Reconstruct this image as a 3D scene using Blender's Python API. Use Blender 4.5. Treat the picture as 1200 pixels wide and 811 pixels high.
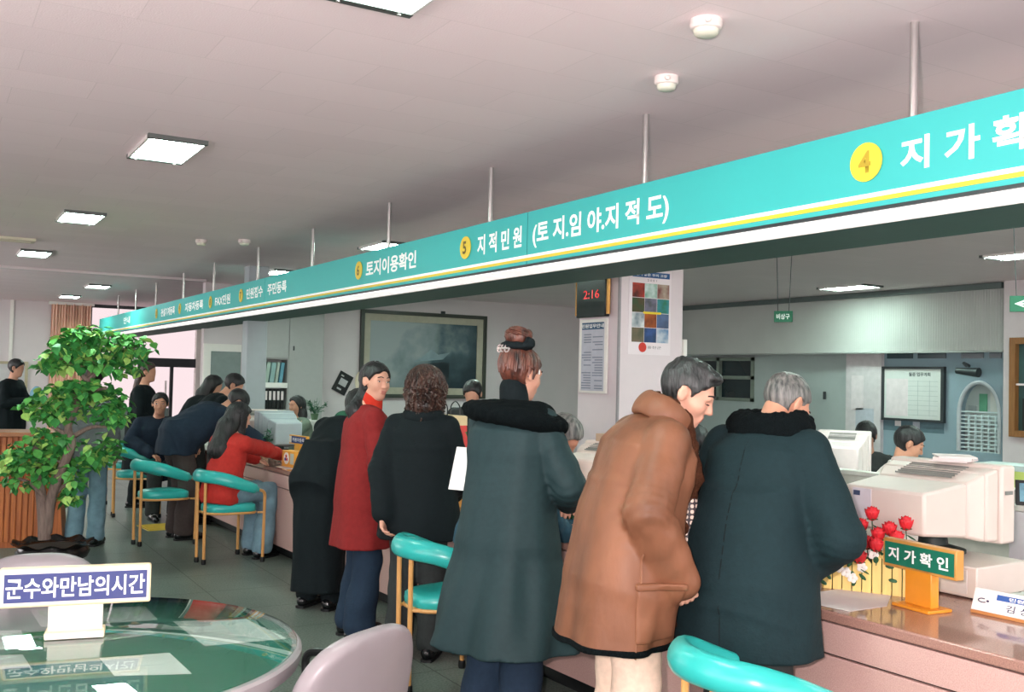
import bpy, math, random
import numpy as np
from mathutils import Vector, Matrix

for o in list(bpy.data.objects):
    bpy.data.objects.remove(o, do_unlink=True)
SC = bpy.context.scene
COL = SC.collection
random.seed(7)
PI = math.pi

# ------------------------------------------------------------------ camera
CAM_H = 1.55
FPX = 1178.0
CAM_ROT = np.array([[0.86097879, -0.03710506, -0.50728565],
                    [-0.50807525, -0.01571744, -0.86116927],
                    [0.02398051, 0.99918776, -0.03238454]])
cd = bpy.data.cameras.new('camera')
cam = bpy.data.objects.new('camera', cd)
COL.objects.link(cam)
cd.sensor_width = 36.0
cd.lens = FPX / 1200.0 * 36.0
cd.clip_start = 0.05
_m = Matrix.Identity(4)
for _i in range(3):
    for _j in range(3):
        _m[_i][_j] = CAM_ROT[_i, _j]
_m.translation = (0, 0, CAM_H)
cam.matrix_world = _m
SC.camera = cam

# ------------------------------------------------------------------ view, world, lights
SC.view_settings.view_transform = 'Standard'
SC.view_settings.look = 'None'
SC.view_settings.exposure = 0.16
SC.view_settings.gamma = 1.0
SC.view_settings.use_curve_mapping = False
FLASH_W = 370.0          # camera flash
LAMP_E = 48.0            # glow of each recessed ceiling lamp
SKY = 5.6                # daylight outside the windows and the entrance glass
CANOPY_E = 0.7           # glow of the strip lamps under the sign
world = bpy.data.worlds.new('world')
SC.world = world
world.use_nodes = True
_bg = world.node_tree.nodes['Background']
_bg.inputs[0].default_value = (1.0, 0.94, 0.94, 1)
_bg.inputs[1].default_value = SKY

def lamp(name, kind, loc, energy, color, **kw):
    l = bpy.data.lights.new(name, kind)
    l.energy = energy
    l.color = color
    for k, v in kw.items():
        setattr(l, k, v)
    o = bpy.data.objects.new(name, l)
    COL.objects.link(o)
    o.location = loc
    return o

# the photographer's flash, a hand's breadth left of and above the lens
fl = lamp('camera_flash', 'SPOT', (-0.10, 0.03, 1.63), FLASH_W, (1.0, 0.87, 0.86), shadow_soft_size=0.02,
          spot_size=math.radians(120), spot_blend=0.6)
fl.rotation_euler = cam.matrix_world.to_euler()

# daylight enters by unseen windows added left of and behind the camera (sampling portals in the openings)
ADDED_WIN_LEFT = [(-2.2, -.1), (.3, 2.4), (2.8, 4.9), (11.5, 14.2), (15.0, 17.8)]  # the last two openings are added to brighten the far lobby
ADDED_WIN_REAR = [(-2.8, -.6), (-.2, 2.0), (2.4, 4.6), (5.0, 7.2)]
WZ0, WZ1 = .75, 2.6
for _a, _b in ADDED_WIN_LEFT:
    p = lamp('window_portal', 'AREA', (-3.27, (_a + _b) / 2, (WZ0 + WZ1) / 2), 1, (1, 1, 1), shape='RECTANGLE', size=WZ1 - WZ0, size_y=_b - _a)
    p.rotation_euler = (0, -math.pi / 2, 0)
    p.data.cycles.is_portal = True
for _a, _b in ADDED_WIN_REAR:
    p = lamp('window_portal', 'AREA', ((_a + _b) / 2, -2.67, (WZ0 + WZ1) / 2), 1, (1, 1, 1), shape='RECTANGLE', size=_b - _a, size_y=WZ1 - WZ0)
    p.rotation_euler = (math.pi / 2, 0, 0)
    p.data.cycles.is_portal = True

# ------------------------------------------------------------------ helpers: placing
def at(px, py, x=None, y=None, z=None):
    """the point of a wall, counter or floor plane under a spot of the photograph"""
    d = CAM_ROT @ np.array([(px - 600.0) / FPX, -(py - 405.5) / FPX, -1.0])
    c = (0.0, 0.0, CAM_H)
    if x is not None:
        t = (x - c[0]) / d[0]
    elif y is not None:
        t = (y - c[1]) / d[1]
    else:
        t = (z - c[2]) / d[2]
    return Vector((c[0] + d[0] * t, c[1] + d[1] * t, c[2] + d[2] * t))

def atd(px, py, dep):
    """the point at a given depth in front of the lens"""
    d = CAM_ROT @ np.array([(px - 600.0) / FPX, -(py - 405.5) / FPX, -1.0])
    return Vector((d[0] * dep, d[1] * dep, CAM_H + d[2] * dep))

# ------------------------------------------------------------------ helpers: materials
MATS = {}
def mat(name, col, rough=0.6, metal=0.0, var=0.06, scale=14.0, bump=0.0, bscale=60.0, spec=0.4, emit=0.0, ecol=None,
        stretch=None, detail=3.0, sheen=0.0, col2=None):
    if name in MATS:
        return MATS[name]
    m = bpy.data.materials.new(name)
    m.use_nodes = True
    nt = m.node_tree
    b = nt.nodes['Principled BSDF']
    b.inputs['Roughness'].default_value = rough
    b.inputs['Metallic'].default_value = metal
    b.inputs['Specular IOR Level'].default_value = spec
    tc = nt.nodes.new('ShaderNodeTexCoord')
    src = tc.outputs['Object']
    if stretch:
        mp = nt.nodes.new('ShaderNodeMapping')
        mp.inputs['Scale'].default_value = stretch
        nt.links.new(src, mp.inputs[0])
        src = mp.outputs[0]
    n = nt.nodes.new('ShaderNodeTexNoise')
    n.inputs['Scale'].default_value = scale
    n.inputs['Detail'].default_value = detail
    nt.links.new(src, n.inputs['Vector'])
    r = nt.nodes.new('ShaderNodeValToRGB')
    r.color_ramp.elements[0].position = 0.3
    r.color_ramp.elements[1].position = 0.7
    c2 = col2 if col2 else tuple(min(1, c * (1 + var)) for c in col)
    c1 = col if col2 else tuple(c * (1 - var) for c in col)
    r.color_ramp.elements[0].color = (*c1, 1)
    r.color_ramp.elements[1].color = (*c2, 1)
    nt.links.new(n.outputs['Fac'], r.inputs[0])
    nt.links.new(r.outputs[0], b.inputs['Base Color'])
    if sheen:
        b.inputs['Sheen Weight'].default_value = sheen
    if emit:
        b.inputs['Emission Color'].default_value = (*(ecol or col), 1)
        b.inputs['Emission Strength'].default_value = emit
    if bump:
        n2 = nt.nodes.new('ShaderNodeTexNoise')
        n2.inputs['Scale'].default_value = bscale
        n2.inputs['Detail'].default_value = 4
        nt.links.new(src, n2.inputs['Vector'])
        bp = nt.nodes.new('ShaderNodeBump')
        bp.inputs['Strength'].default_value = bump
        bp.inputs['Distance'].default_value = 0.01
        nt.links.new(n2.outputs['Fac'], bp.inputs['Height'])
        nt.links.new(bp.outputs[0], b.inputs['Normal'])
    MATS[name] = m
    return m

def thin_glass(name, tint=(1, 1, 1), ior=1.5):
    m = bpy.data.materials.new(name)
    m.use_nodes = True
    nt = m.node_tree
    nt.nodes.remove(nt.nodes['Principled BSDF'])
    t = nt.nodes.new('ShaderNodeBsdfTransparent'); t.inputs[0].default_value = (*tint, 1)
    g = nt.nodes.new('ShaderNodeBsdfGlossy'); g.inputs['Roughness'].default_value = 0.01
    f = nt.nodes.new('ShaderNodeFresnel')
    ge = nt.nodes.new('ShaderNodeNewGeometry')
    ma = nt.nodes.new('ShaderNodeMath'); ma.operation = 'MULTIPLY_ADD'      # the far face of the pane reflects like the near one
    ma.inputs[1].default_value = 1 / ior - ior; ma.inputs[2].default_value = ior
    nt.links.new(ge.outputs['Backfacing'], ma.inputs[0]); nt.links.new(ma.outputs[0], f.inputs['IOR'])
    mx = nt.nodes.new('ShaderNodeMixShader')
    nt.links.new(f.outputs[0], mx.inputs[0]); nt.links.new(t.outputs[0], mx.inputs[1]); nt.links.new(g.outputs[0], mx.inputs[2])
    nt.links.new(mx.outputs[0], nt.nodes['Material Output'].inputs[0])
    MATS[name] = m
    return m

def S(r, g, b):
    """sRGB 0-255 to linear"""
    return tuple(((c / 255) / 12.92 if c / 255 <= 0.04045 else ((c / 255 + 0.055) / 1.055) ** 2.4) for c in (r, g, b))

# ------------------------------------------------------------------ helpers: objects
def link(o, parent=None):
    COL.objects.link(o)
    if parent is not None:
        o.parent = parent
    return o

def tag(o, label=None, cat=None, group=None, kind=None):
    if label: o['label'] = label
    if cat: o['category'] = cat
    if group: o['group'] = group
    if kind: o['kind'] = kind
    return o

def thing(name, label, cat, loc=(0, 0, 0), rotz=0.0, group=None):
    o = bpy.data.objects.new(name, None)
    o.empty_display_size = 0.1
    link(o)
    o.location = loc
    o.rotation_euler = (0, 0, rotz)
    return tag(o, label, cat, group)

def copy_tree(o, parent=None):
    c = o.copy()
    COL.objects.link(c)
    if parent is not None:
        c.parent = parent
    for ch in list(o.children):
        copy_tree(ch, c)
    return c

class MB:
    """collects simple shapes into one mesh"""
    def __init__(s):
        s.v, s.f, s.mi = [], [], []
        s.cur = 0
    def add(s, vs, fs):
        n = len(s.v)
        s.v += [tuple(v) for v in vs]
        s.f += [tuple(i + n for i in f) for f in fs]
        s.mi += [s.cur] * len(fs)
        return s
    def box(s, lo, hi, M=None):
        x0, y0, z0 = lo
        x1, y1, z1 = hi
        vs = [Vector(p) for p in ((x0, y0, z0), (x1, y0, z0), (x1, y1, z0), (x0, y1, z0), (x0, y0, z1), (x1, y0, z1), (x1, y1, z1), (x0, y1, z1))]
        if M is not None:
            vs = [M @ v for v in vs]
        return s.add(vs, [(0, 3, 2, 1), (4, 5, 6, 7), (0, 1, 5, 4), (1, 2, 6, 5), (2, 3, 7, 6), (3, 0, 4, 7)])
    def hexa(s, a, b):
        """a, b: two quads of four points each"""
        return s.add(list(a) + list(b), [(3, 2, 1, 0), (4, 5, 6, 7), (0, 1, 5, 4), (1, 2, 6, 5), (2, 3, 7, 6), (3, 0, 4, 7)])
    def prism(s, poly, o, u, v, n, depth):
        """outline poly (2D) in the plane o,u,v pushed along n by depth"""
        o, u, v, n = Vector(o), Vector(u), Vector(v), Vector(n)
        k = len(poly)
        a = [o + u * p[0] + v * p[1] for p in poly]
        b = [p + n * depth for p in a]
        fs = [tuple(range(k - 1, -1, -1)), tuple(range(k, 2 * k))]
        fs += [(i, (i + 1) % k, k + (i + 1) % k, k + i) for i in range(k)]
        return s.add(a + b, fs)
    def tube(s, path, r, n=10, caps=True, flat=None):
        """round bar along a path; r may be a list; flat=(up scale, side scale)"""
        P = [Vector(p) for p in path]
        rs = r if isinstance(r, (list, tuple)) else [r] * len(P)
        base = len(s.v)
        up0 = None
        vs = []
        for i, p in enumerate(P):
            t = (P[min(i + 1, len(P) - 1)] - P[max(i - 1, 0)]).normalized()
            if up0 is None:
                up0 = Vector((0, 0, 1)) if abs(t.z) < 0.9 else Vector((1, 0, 0))
            side = t.cross(up0).normalized()
            up = side.cross(t).normalized()
            up0 = up
            for k in range(n):
                a = 2 * PI * k / n
                su, ss = flat if flat else (1, 1)
                vs.append(p + side * (math.cos(a) * rs[i] * ss) + up * (math.sin(a) * rs[i] * su))
        fs = []
        for i in range(len(P) - 1):
            for k in range(n):
                k2 = (k + 1) % n
                fs.append((i * n + k, i * n + k2, (i + 1) * n + k2, (i + 1) * n + k))
        if caps:
            fs.append(tuple(range(n - 1, -1, -1)))
            L = (len(P) - 1) * n
            fs.append(tuple(range(L, L + n)))
        return s.add(vs, fs)
    def lathe(s, prof, c=(0, 0, 0), n=24, wob=None):
        """prof: (radius, z) list turned round the vertical"""
        vs = []
        for (r, z) in prof:
            for k in range(n):
                a = 2 * PI * k / n
                rr, zz = (r, z) if wob is None else wob(r, z, a)
                vs.append((c[0] + rr * math.cos(a), c[1] + rr * math.sin(a), c[2] + zz))
        fs = []
        for i in range(len(prof) - 1):
            for k in range(n):
                k2 = (k + 1) % n
                fs.append((i * n + k, i * n + k2, (i + 1) * n + k2, (i + 1) * n + k))
        fs.append(tuple(range(n - 1, -1, -1)))
        L = (len(prof) - 1) * n
        fs.append(tuple(range(L, L + n)))
        return s.add(vs, fs)
    def ell(s, c, r, R=None, nu=14, nv=9):
        vs, fs = [], []
        for i in range(1, nv):
            th = PI * i / nv
            for k in range(nu):
                a = 2 * PI * k / nu
                vs.append(Vector((math.sin(th) * math.cos(a) * r[0], math.sin(th) * math.sin(a) * r[1], math.cos(th) * r[2])))
        top, bot = len(vs), len(vs) + 1
        vs += [Vector((0, 0, r[2])), Vector((0, 0, -r[2]))]
        for i in range(nv - 2):
            for k in range(nu):
                k2 = (k + 1) % nu
                fs.append((i * nu + k, (i + 1) * nu + k, (i + 1) * nu + k2, i * nu + k2))
        for k in range(nu):
            k2 = (k + 1) % nu
            fs.append((top, k, k2))
            fs.append((bot, (nv - 2) * nu + k2, (nv - 2) * nu + k))
        c = Vector(c)
        vs = [c + (R @ v if R is not None else v) for v in vs]
        return s.add(vs, fs)
    def build(s, name, m, parent=None, smooth=35, bev=0.0, M=None):
        me = bpy.data.meshes.new(name)
        vs = s.v if M is None else [tuple(M @ Vector(v)) for v in s.v]
        me.from_pydata(vs, [], s.f)
        for mm in (m if isinstance(m, (list, tuple)) else [m]):
            me.materials.append(mm)
        if len(set(s.mi)) > 1:
            me.polygons.foreach_set('material_index', s.mi)
        if smooth:
            me.polygons.foreach_set('use_smooth', [True] * len(me.polygons))
            me.update()
            me.set_sharp_from_angle(angle=math.radians(smooth))
        me.update()
        o = link(bpy.data.objects.new(name, me), parent)
        if bev:
            b = o.modifiers.new('bevel', 'BEVEL')
            b.width = bev
            b.segments = 2
            b.limit_method = 'ANGLE'
        return o

def box_obj(name, lo, hi, m, parent=None, bev=0.0, M=None):
    return MB().box(lo, hi, M).build(name, m, parent, 35, bev)

def text(body, w, h, o, u, v, m, parent=None, name='lettering', bold=0.02, lift=0.0015, depth=0.0):
    """lettering fitted into w x h, lower left corner o, running along u with height along v (w or h may be None)"""
    c = bpy.data.curves.new('t', 'FONT')
    c.body = body
    c.size = 1.0
    c.offset = bold
    c.resolution_u = 3
    c.extrude = depth
    t = bpy.data.objects.new('t', c)
    COL.objects.link(t)
    dg = bpy.context.evaluated_depsgraph_get()
    me = bpy.data.meshes.new_from_object(t.evaluated_get(dg))
    bpy.data.objects.remove(t, do_unlink=True)
    xs = [q.co.x for q in me.vertices]
    ys = [q.co.y for q in me.vertices]
    x0, x1, y0, y1 = min(xs), max(xs), min(ys), max(ys)
    sx = w / (x1 - x0) if w else None
    sy = h / (y1 - y0) if h else sx
    if sx is None: sx = sy
    o, u, v = Vector(o), Vector(u).normalized(), Vector(v).normalized()
    n = u.cross(v).normalized()
    for q in me.vertices:
        q.co = o + u * ((q.co.x - x0) * sx) + v * ((q.co.y - y0) * sy) + n * (lift + q.co.z)
    me.materials.clear()
    me.materials.append(m)
    me.name = name
    return link(bpy.data.objects.new(name, me), parent)

def disc(mb, o, u, v, r, depth, n=28):
    u, v = Vector(u), Vector(v)
    mb.prism([(r * math.cos(2 * PI * k / n), r * math.sin(2 * PI * k / n)) for k in range(n)], o, u, v, u.cross(v), depth)

def catmull(P, n=6):
    P = [Vector(p) for p in P]
    out = []
    for i in range(len(P) - 1):
        p0, p1, p2, p3 = P[max(i - 1, 0)], P[i], P[i + 1], P[min(i + 2, len(P) - 1)]
        for k in range(n):
            t = k / n
            out.append(0.5 * ((2 * p1) + (p2 - p0) * t + (2 * p0 - 5 * p1 + 4 * p2 - p3) * t * t + (3 * p1 - p0 - 3 * p2 + p3) * t ** 3))
    out.append(P[-1])
    return out

# ------------------------------------------------------------------ setting
M_CEIL = mat('ceiling_paint', S(226, 212, 213), 0.85, var=0.025, scale=3, bump=0.05, bscale=90)
M_WALL = mat('wall_paint', S(214, 205, 206), 0.8, var=0.02, scale=4)
M_WALLG = mat('grey_green_panel', S(168, 178, 176), 0.65, var=0.03, scale=5)
M_BLUEG = mat('blue_grey_panel', S(140, 162, 172), 0.6, var=0.03, scale=5)
M_DARKM = mat('dark_metal', S(60, 66, 68), 0.45, metal=0.4)
M_WHITE = mat('white_plastic', S(232, 228, 222), 0.45, var=0.02)
M_STEEL = mat('brushed_steel', S(200, 196, 194), 0.28, metal=0.9, var=0.05)
M_BLACK = mat('black_plastic', S(20, 23, 24), 0.4, var=0.1)
M_PAPER = mat('paper', S(226, 214, 212), 0.75, var=0.02)
M_WTEXT = mat('white_letters', S(246, 246, 244), 0.5, var=0.01)

CZ = 2.75
def floor_material():
    m = mat('polished_dark_stone', (0.05, 0.068, 0.064), 0.38, var=0.0, spec=0.25)
    nt = m.node_tree
    b = nt.nodes['Principled BSDF']
    tc = nt.nodes.new('ShaderNodeTexCoord')
    n1 = nt.nodes.new('ShaderNodeTexNoise'); n1.inputs['Scale'].default_value = 90; n1.inputs['Detail'].default_value = 6
    n2 = nt.nodes.new('ShaderNodeTexNoise'); n2.inputs['Scale'].default_value = 1.3; n2.inputs['Detail'].default_value = 4
    mul = nt.nodes.new('ShaderNodeMath'); mul.operation = 'MULTIPLY_ADD'
    mul.inputs[1].default_value = 0.45
    nt.links.new(tc.outputs['Object'], n1.inputs['Vector'])
    nt.links.new(tc.outputs['Object'], n2.inputs['Vector'])
    nt.links.new(n2.outputs['Fac'], mul.inputs[0])
    nt.links.new(n1.outputs['Fac'], mul.inputs[2])
    r = nt.nodes.new('ShaderNodeValToRGB')
    r.color_ramp.elements[0].position = 0.45
    r.color_ramp.elements[0].color = (*S(58, 76, 71), 1)
    r.color_ramp.elements[1].position = 0.95
    r.color_ramp.elements[1].color = (*S(128, 134, 126), 1)
    nt.links.new(mul.outputs[0], r.inputs[0])
    br = nt.nodes.new('ShaderNodeTexBrick')
    br.offset = 0.0
    br.inputs['Scale'].default_value = 1.0
    br.inputs['Brick Width'].default_value = 0.6
    br.inputs['Row Height'].default_value = 0.6
    br.inputs['Mortar Size'].default_value = 0.003
    br.inputs['Mortar'].default_value = (0.02, 0.024, 0.023, 1)
    nt.links.new(tc.outputs['Object'], br.inputs['Vector'])
    nt.links.new(r.outputs[0], br.inputs['Color1'])
    nt.links.new(r.outputs[0], br.inputs['Color2'])
    nt.links.new(br.outputs['Color'], b.inputs['Base Color'])
    return m
X0, X1, Y0, Y1 = -3.2, 10.62, -2.6, 20.1
tag(box_obj('floor', (X0 - .1, Y0 - .1, -0.08), (X1 + .1, Y1 + .1, 0), floor_material()), kind='structure')
def ceiling_material():
    m = mat('ceiling_board', S(228, 211, 213), 0.9, var=0.0)
    nt = m.node_tree
    b = nt.nodes['Principled BSDF']
    tc = nt.nodes.new('ShaderNodeTexCoord')
    br = nt.nodes.new('ShaderNodeTexBrick')
    br.offset = 0.5
    br.inputs['Scale'].default_value = 1.0
    br.inputs['Brick Width'].default_value = 0.6
    br.inputs['Row Height'].default_value = 0.3
    br.inputs['Mortar Size'].default_value = 0.002
    br.inputs['Bias'].default_value = 0.0
    br.inputs['Color1'].default_value = (*S(243, 223, 226), 1)
    br.inputs['Color2'].default_value = (*S(239, 219, 222), 1)
    br.inputs['Mortar'].default_value = (*S(230, 211, 213), 1)
    nt.links.new(tc.outputs['Object'], br.inputs['Vector'])
    nt.links.new(br.outputs['Color'], b.inputs['Base Color'])
    n = nt.nodes.new('ShaderNodeTexNoise'); n.inputs['Scale'].default_value = 140
    bp = nt.nodes.new('ShaderNodeBump'); bp.inputs['Strength'].default_value = 0.12; bp.inputs['Distance'].default_value = 0.01
    nt.links.new(tc.outputs['Object'], n.inputs['Vector'])
    nt.links.new(n.outputs['Fac'], bp.inputs['Height'])
    nt.links.new(bp.outputs[0], b.inputs['Normal'])
    return m
tag(box_obj('ceiling', (X0 - .1, Y0 - .1, CZ), (X1 + .1, Y1 + .1, CZ + .1), ceiling_material()), kind='structure')
tag(box_obj('trim_1', (X0, 13.35, CZ - 0.03), (3.2, 13.5, CZ), M_CEIL), kind='structure')

def pierced(name, along, lo, hi, c0, c1, wins):
    mb = MB()
    def bx(a, b, z0, z1):
        if b - a > .001:
            mb.box((c0, a, z0), (c1, b, z1)) if along == 'y' else mb.box((a, c0, z0), (b, c1, z1))
    bx(lo, hi, 0, WZ0); bx(lo, hi, WZ1, CZ)
    e = lo
    for a, b in wins:
        bx(e, a, WZ0, WZ1); e = b
    bx(e, hi, WZ0, WZ1)
    tag(mb.build(name, M_WALL, None, 0), kind='structure')
pierced('wall_left', 'y', Y0, Y1, X0 - .12, X0, ADDED_WIN_LEFT)
pierced('wall_rear', 'x', X0, X1, Y0 - .12, Y0, ADDED_WIN_REAR)
WX0 = at(103, 400, y=Y1).x      # entrance glass begins
WX1 = at(240, 400, y=Y1).x
tag(box_obj('wall_far', (X0, Y1, 0), (WX0, Y1 + .15, CZ), M_WALL), kind='structure')
tag(box_obj('wall_far', (WX1, Y1, 0), (6.0, Y1 + .15, CZ), M_WALL), kind='structure')
PY = 13.8                        # wall with the painting
tag(box_obj('wall_painting', (3.3, PY, 0), (X1, PY + .15, CZ), M_WALL), kind='structure')
tag(box_obj('wall_lobby', (5.6, PY + .15, 0), (5.75, Y1, CZ), M_WALL), kind='structure')
tag(box_obj('wall_office', (X1, Y0, 0), (X1 + .15, PY, CZ), M_WALLG), kind='structure')

# the entrance: dark frames and glass, white daylight behind
def entrance():
    fr = MB()
    zt = at(200, 420, y=Y1).z
    for x in (WX0 + .03, at(165, 400, y=Y1).x, at(203, 400, y=Y1).x):
        top = zt if x > WX0 + .5 and x < WX1 - .3 else CZ
        fr.box((x - .03, Y1 + .02, 0), (x + .03, Y1 + .09, top))
    fr.box((at(165, 400, y=Y1).x, Y1, zt - .17), (WX1 - .12, Y1 + .1, zt))
    fr.box((WX0, Y1 + .02, CZ - .06), (WX1, Y1 + .09, CZ))
    o = fr.build('door_1', M_DARKM, None, 30)
    tag(o, kind='structure')
    tag(box_obj('trim_3', (WX1 - .16, Y1 - .02, 0), (WX1 + .02, Y1 + .12, CZ), M_WHITE), kind='structure')
    g = thin_glass('tinted_glass', (.40, .372, .378), 1.15)  # tint added to dim and pinken the daylight seen through it
    MB().box((WX0, Y1 + .05, 0.02), (WX1, Y1 + .058, CZ - .05)).build('glass', g, o, 0)
    lo = MB().box((WX0, Y1 + .01, 0), (at(203, 400, y=Y1).x - .04, Y1 + .045, .82)).build('kick_panel', mat('panel_greygreen', S(120, 132, 128), .6), o, 0)  # opaque panel added to cut the bright glass reflection on the floor
    h = MB().tube([(at(194, 445, y=Y1).x, Y1 - .03, .9), (at(194, 445, y=Y1).x, Y1 - .03, 1.35)], .018).build('handle', M_STEEL, o)
    h['label'] = 'steel pull handle'
entrance()
# pinkish curtain bunched beside the entrance glass
def curtain():
    xa, xb = at(58, 400, y=Y1).x, at(104, 400, y=Y1).x
    pts = []
    n = 80
    vs, fs = [], []
    for i in range(n + 1):
        x = xa + (xb - xa) * i / n
        y = Y1 - .16 + .045 * math.sin(i * 1.1) + .02 * math.sin(i * .37 + 1)
        vs.append((x, y, 0.15)); vs.append((x, y, CZ - .03)); vs.append((x, y + .012, 0.15)); vs.append((x, y + .012, CZ - .03))
    for i in range(n):
        a, b = i * 4, i * 4 + 4
        fs += [(a, b, b + 1, a + 1), (b + 2, a + 2, a + 3, b + 3), (a + 1, b + 1, b + 3, a + 3), (a, a + 2, b + 2, b)]
    mb = MB(); mb.add(vs, fs)
    o = mb.build('curtain', mat('salmon_curtain', S(246, 206, 186), 0.9, var=0.12, scale=3), None, 60)
    tag(o, 'salmon pink curtain hanging beside the glass entrance', 'curtain')
    box_obj('curtain_rail', (xa - .05, Y1 - .2, CZ - .05), (xb + .05, Y1 - .1, CZ - .0), M_WHITE, o)
curtain()
# white conduit strip on the far wall
tx = at(12.5, 400, y=Y1).x
tag(box_obj('trim_2', (tx - .03, Y1 - .03, 1.5), (tx + .03, Y1, CZ), M_WHITE), kind='structure')

# pleated valance and glazed partition of the far side of the office
def office_side():
    X = X1 - .32
    ya, yb = at(1176, 400, x=X).y, PY
    zb = at(1100, 411.5, x=X).z
    n = 420
    vs, fs = [], []
    for i in range(n + 1):
        y = ya + (yb - ya) * i / n
        xx = X + (.012 if i % 2 else -.006)
        vs += [(xx, y, zb), (xx, y, CZ - .07), (xx + .02, y, zb), (xx + .02, y, CZ - .07)]
    for i in range(n):
        a, b = i * 4, i * 4 + 4
        fs += [(a, a + 1, b + 1, b), (a + 2, b + 2, b + 3, a + 3), (a + 1, a + 3, b + 3, b + 1), (a, b, b + 2, a + 2)]
    mb = MB(); mb.add(vs, fs)
    o = mb.build('vertical_blind', mat('blind_fabric', S(186, 188, 184), 0.8, var=0.05, scale=2), None, 0)
    tag(o, 'long pale grey pleated vertical blind under the office ceiling', 'blind')
    box_obj('head_rail', (X - .05, ya, CZ - .07), (X + .06, yb, CZ - .005), mat('rail_grey', S(92, 104, 102), 0.5), o)
    box_obj('bottom_rail', (X - .015, ya, zb - .02), (X + .03, yb, zb), mat('rail_pale', S(150, 154, 150), 0.5), o)
    # wall panels under the blind, from left to right
    yl = [yb, at(892, 450, x=X + .2).y, at(995, 450, x=X + .2).y, at(1036, 450, x=X + .2).y, ya - 2.0]
    tag(box_obj('wall_partition', (X + .2, yl[2], 0), (X + .28, yl[1], zb), M_WALLG), kind='structure')
    tag(box_obj('wall_partition', (X + .14, yl[3], 0), (X + .3, yl[2], zb), mat('pale_pillar', S(205, 198, 200), 0.7)), kind='structure')
    mb = MB()
    y_ = [at(p, 450, x=X + .2).y for p in (800, 842, 884)]
    tag(box_obj('wall_partition', (X + .2, yl[1], 0), (X + .28, y_[2], zb), M_WALLG), kind='structure')
    tag(box_obj('wall_partition', (X + .2, y_[2], 0), (X + .28, yb, at(860, 470, x=X + .2).z), M_WALLG), kind='structure')
    # small dark window in the partition
    w = MB()
    z0, z1 = at(860, 470, x=X + .2).z, at(860, 419, x=X + .2).z
    for a, b, c, d in ((y_[2], y_[2] + .06, z0, z1), (y_[0] - .06, y_[0], z0, z1), (y_[1] - .03, y_[1] + .03, z0, z1)):
        w.box((X + .18, a, c), (X + .3, b, d))
    for z in (z0, (z0 + z1) / 2, z1 - .05):
        w.box((X + .18, y_[2], z), (X + .3, y_[0], z + .05))
    wo = w.build('window_1', mat('gilt_frame', S(122, 132, 122), 0.5), None, 30)
    tag(wo, kind='structure')
    MB().box((X + .24, y_[2], z0), (X + .25, y_[0], z1)).build('pane', mat('dark_pane', S(24, 38, 42), 0.12, var=.4, scale=1.5, spec=.5), wo, 0)
    # blue grey bay with the arched grille opening
    Xb = X + .2
    arc_y0, arc_y1 = at(1171, 500, x=Xb).y, at(1123, 500, x=Xb).y
    zs, zb2, ztop = at(1148, 486, x=Xb).z, at(1148, 530, x=Xb).z, at(1148, 448, x=Xb).z
    yc, hw = (arc_y0 + arc_y1) / 2, (arc_y1 - arc_y0) / 2
    arc = [(yc + hw * math.cos(PI * k / 20), zs + (ztop - zs) * math.sin(PI * k / 20)) for k in range(21)]
    wl = MB()
    e0, e1 = ya - 1.2, yl[3]
    vs = []
    # wall with an arched hole: strips left, right, below, and a fan above the arch
    wl.box((Xb, arc_y1, 0), (Xb + .12, e1, zb + .02))
    wl.box((Xb, e0, 0), (Xb + .12, arc_y0, zb + .02))
    wl.box((Xb, arc_y0, 0), (Xb + .12, arc_y1, zb2))
    for k in range(20):
        (ya_, za_), (yb_, zb_) = arc[k], arc[k + 1]
        wl.hexa([(Xb, ya_, za_), (Xb, ya_, zb + .02), (Xb, yb_, zb + .02), (Xb, yb_, zb_)],
                [(Xb + .12, ya_, za_), (Xb + .12, ya_, zb + .02), (Xb + .12, yb_, zb + .02), (Xb + .12, yb_, zb_)])
    tag(wl.build('wall_bay', M_BLUEG, None, 0), kind='structure')
    gr = thing('window_grille', 'arched opening with white bars in the blue grey wall', 'grille', (Xb + .03, yc, zb2))
    m_bar = mat('white_bar', S(198, 214, 216), .5)
    b = MB()
    nb = 10
    for k in range(nb + 1):
        z = (zs + .03 - zb2) * k / nb
        b.box((-.012, -hw, z - .008), (.012, hw, z + .008))
    for k in range(5):
        y = -.03 + (k - 2) * .085
        b.box((-.016, y - .008, 0), (.01, y + .008, zs - zb2))
    b.build('bars', m_bar, gr, 0)
    f = MB()
    f.tube([(-.02, hw, 0), (-.02, hw, zs - zb2)] + [(-.02, p[0] - yc, p[1] - zb2) for p in arc[1:-1]] + [(-.02, -hw, zs - zb2), (-.02, -hw, 0)], .025, 8)
    f.build('arch_frame', mat('pale_frame', S(190, 196, 200), .5), gr)
    sh = MB().box((.2, -hw - .1, -.1), (.5, hw + .1, ztop - zb2 + .1))
    sh.build('recess', mat('dark_recess', S(30, 54, 58), .6), gr, 0)
    for q in range(6):
        y = hw - .1 - q * .14
        box_obj('folder', (.08, y - .05, zs - zb2 + .02), (.18, y + .05, zs - zb2 + .1 + .14 * ((q * 7) % 3)), mat('folder_%d' % (q % 3), (S(150, 160, 160), S(90, 150, 120), S(190, 190, 185))[q % 3], .6), gr)
    # dark clerestory slots above the bay
    for k, (pa, pb) in enumerate(((1040, 1070), (1076, 1109), (1127, 1153), (1160, 1174))):
        o2 = MB().box((Xb - .01, at(pb, 420, x=Xb).y, at(1100, 420, x=Xb).z), (Xb + .02, at(pa, 420, x=Xb).y, at(1100, 412, x=Xb).z)).build('window_%d' % (k + 2), mat('slot_glass', S(50, 74, 80), .15, spec=.5), None, 0)
        tag(o2, kind='structure')
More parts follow.
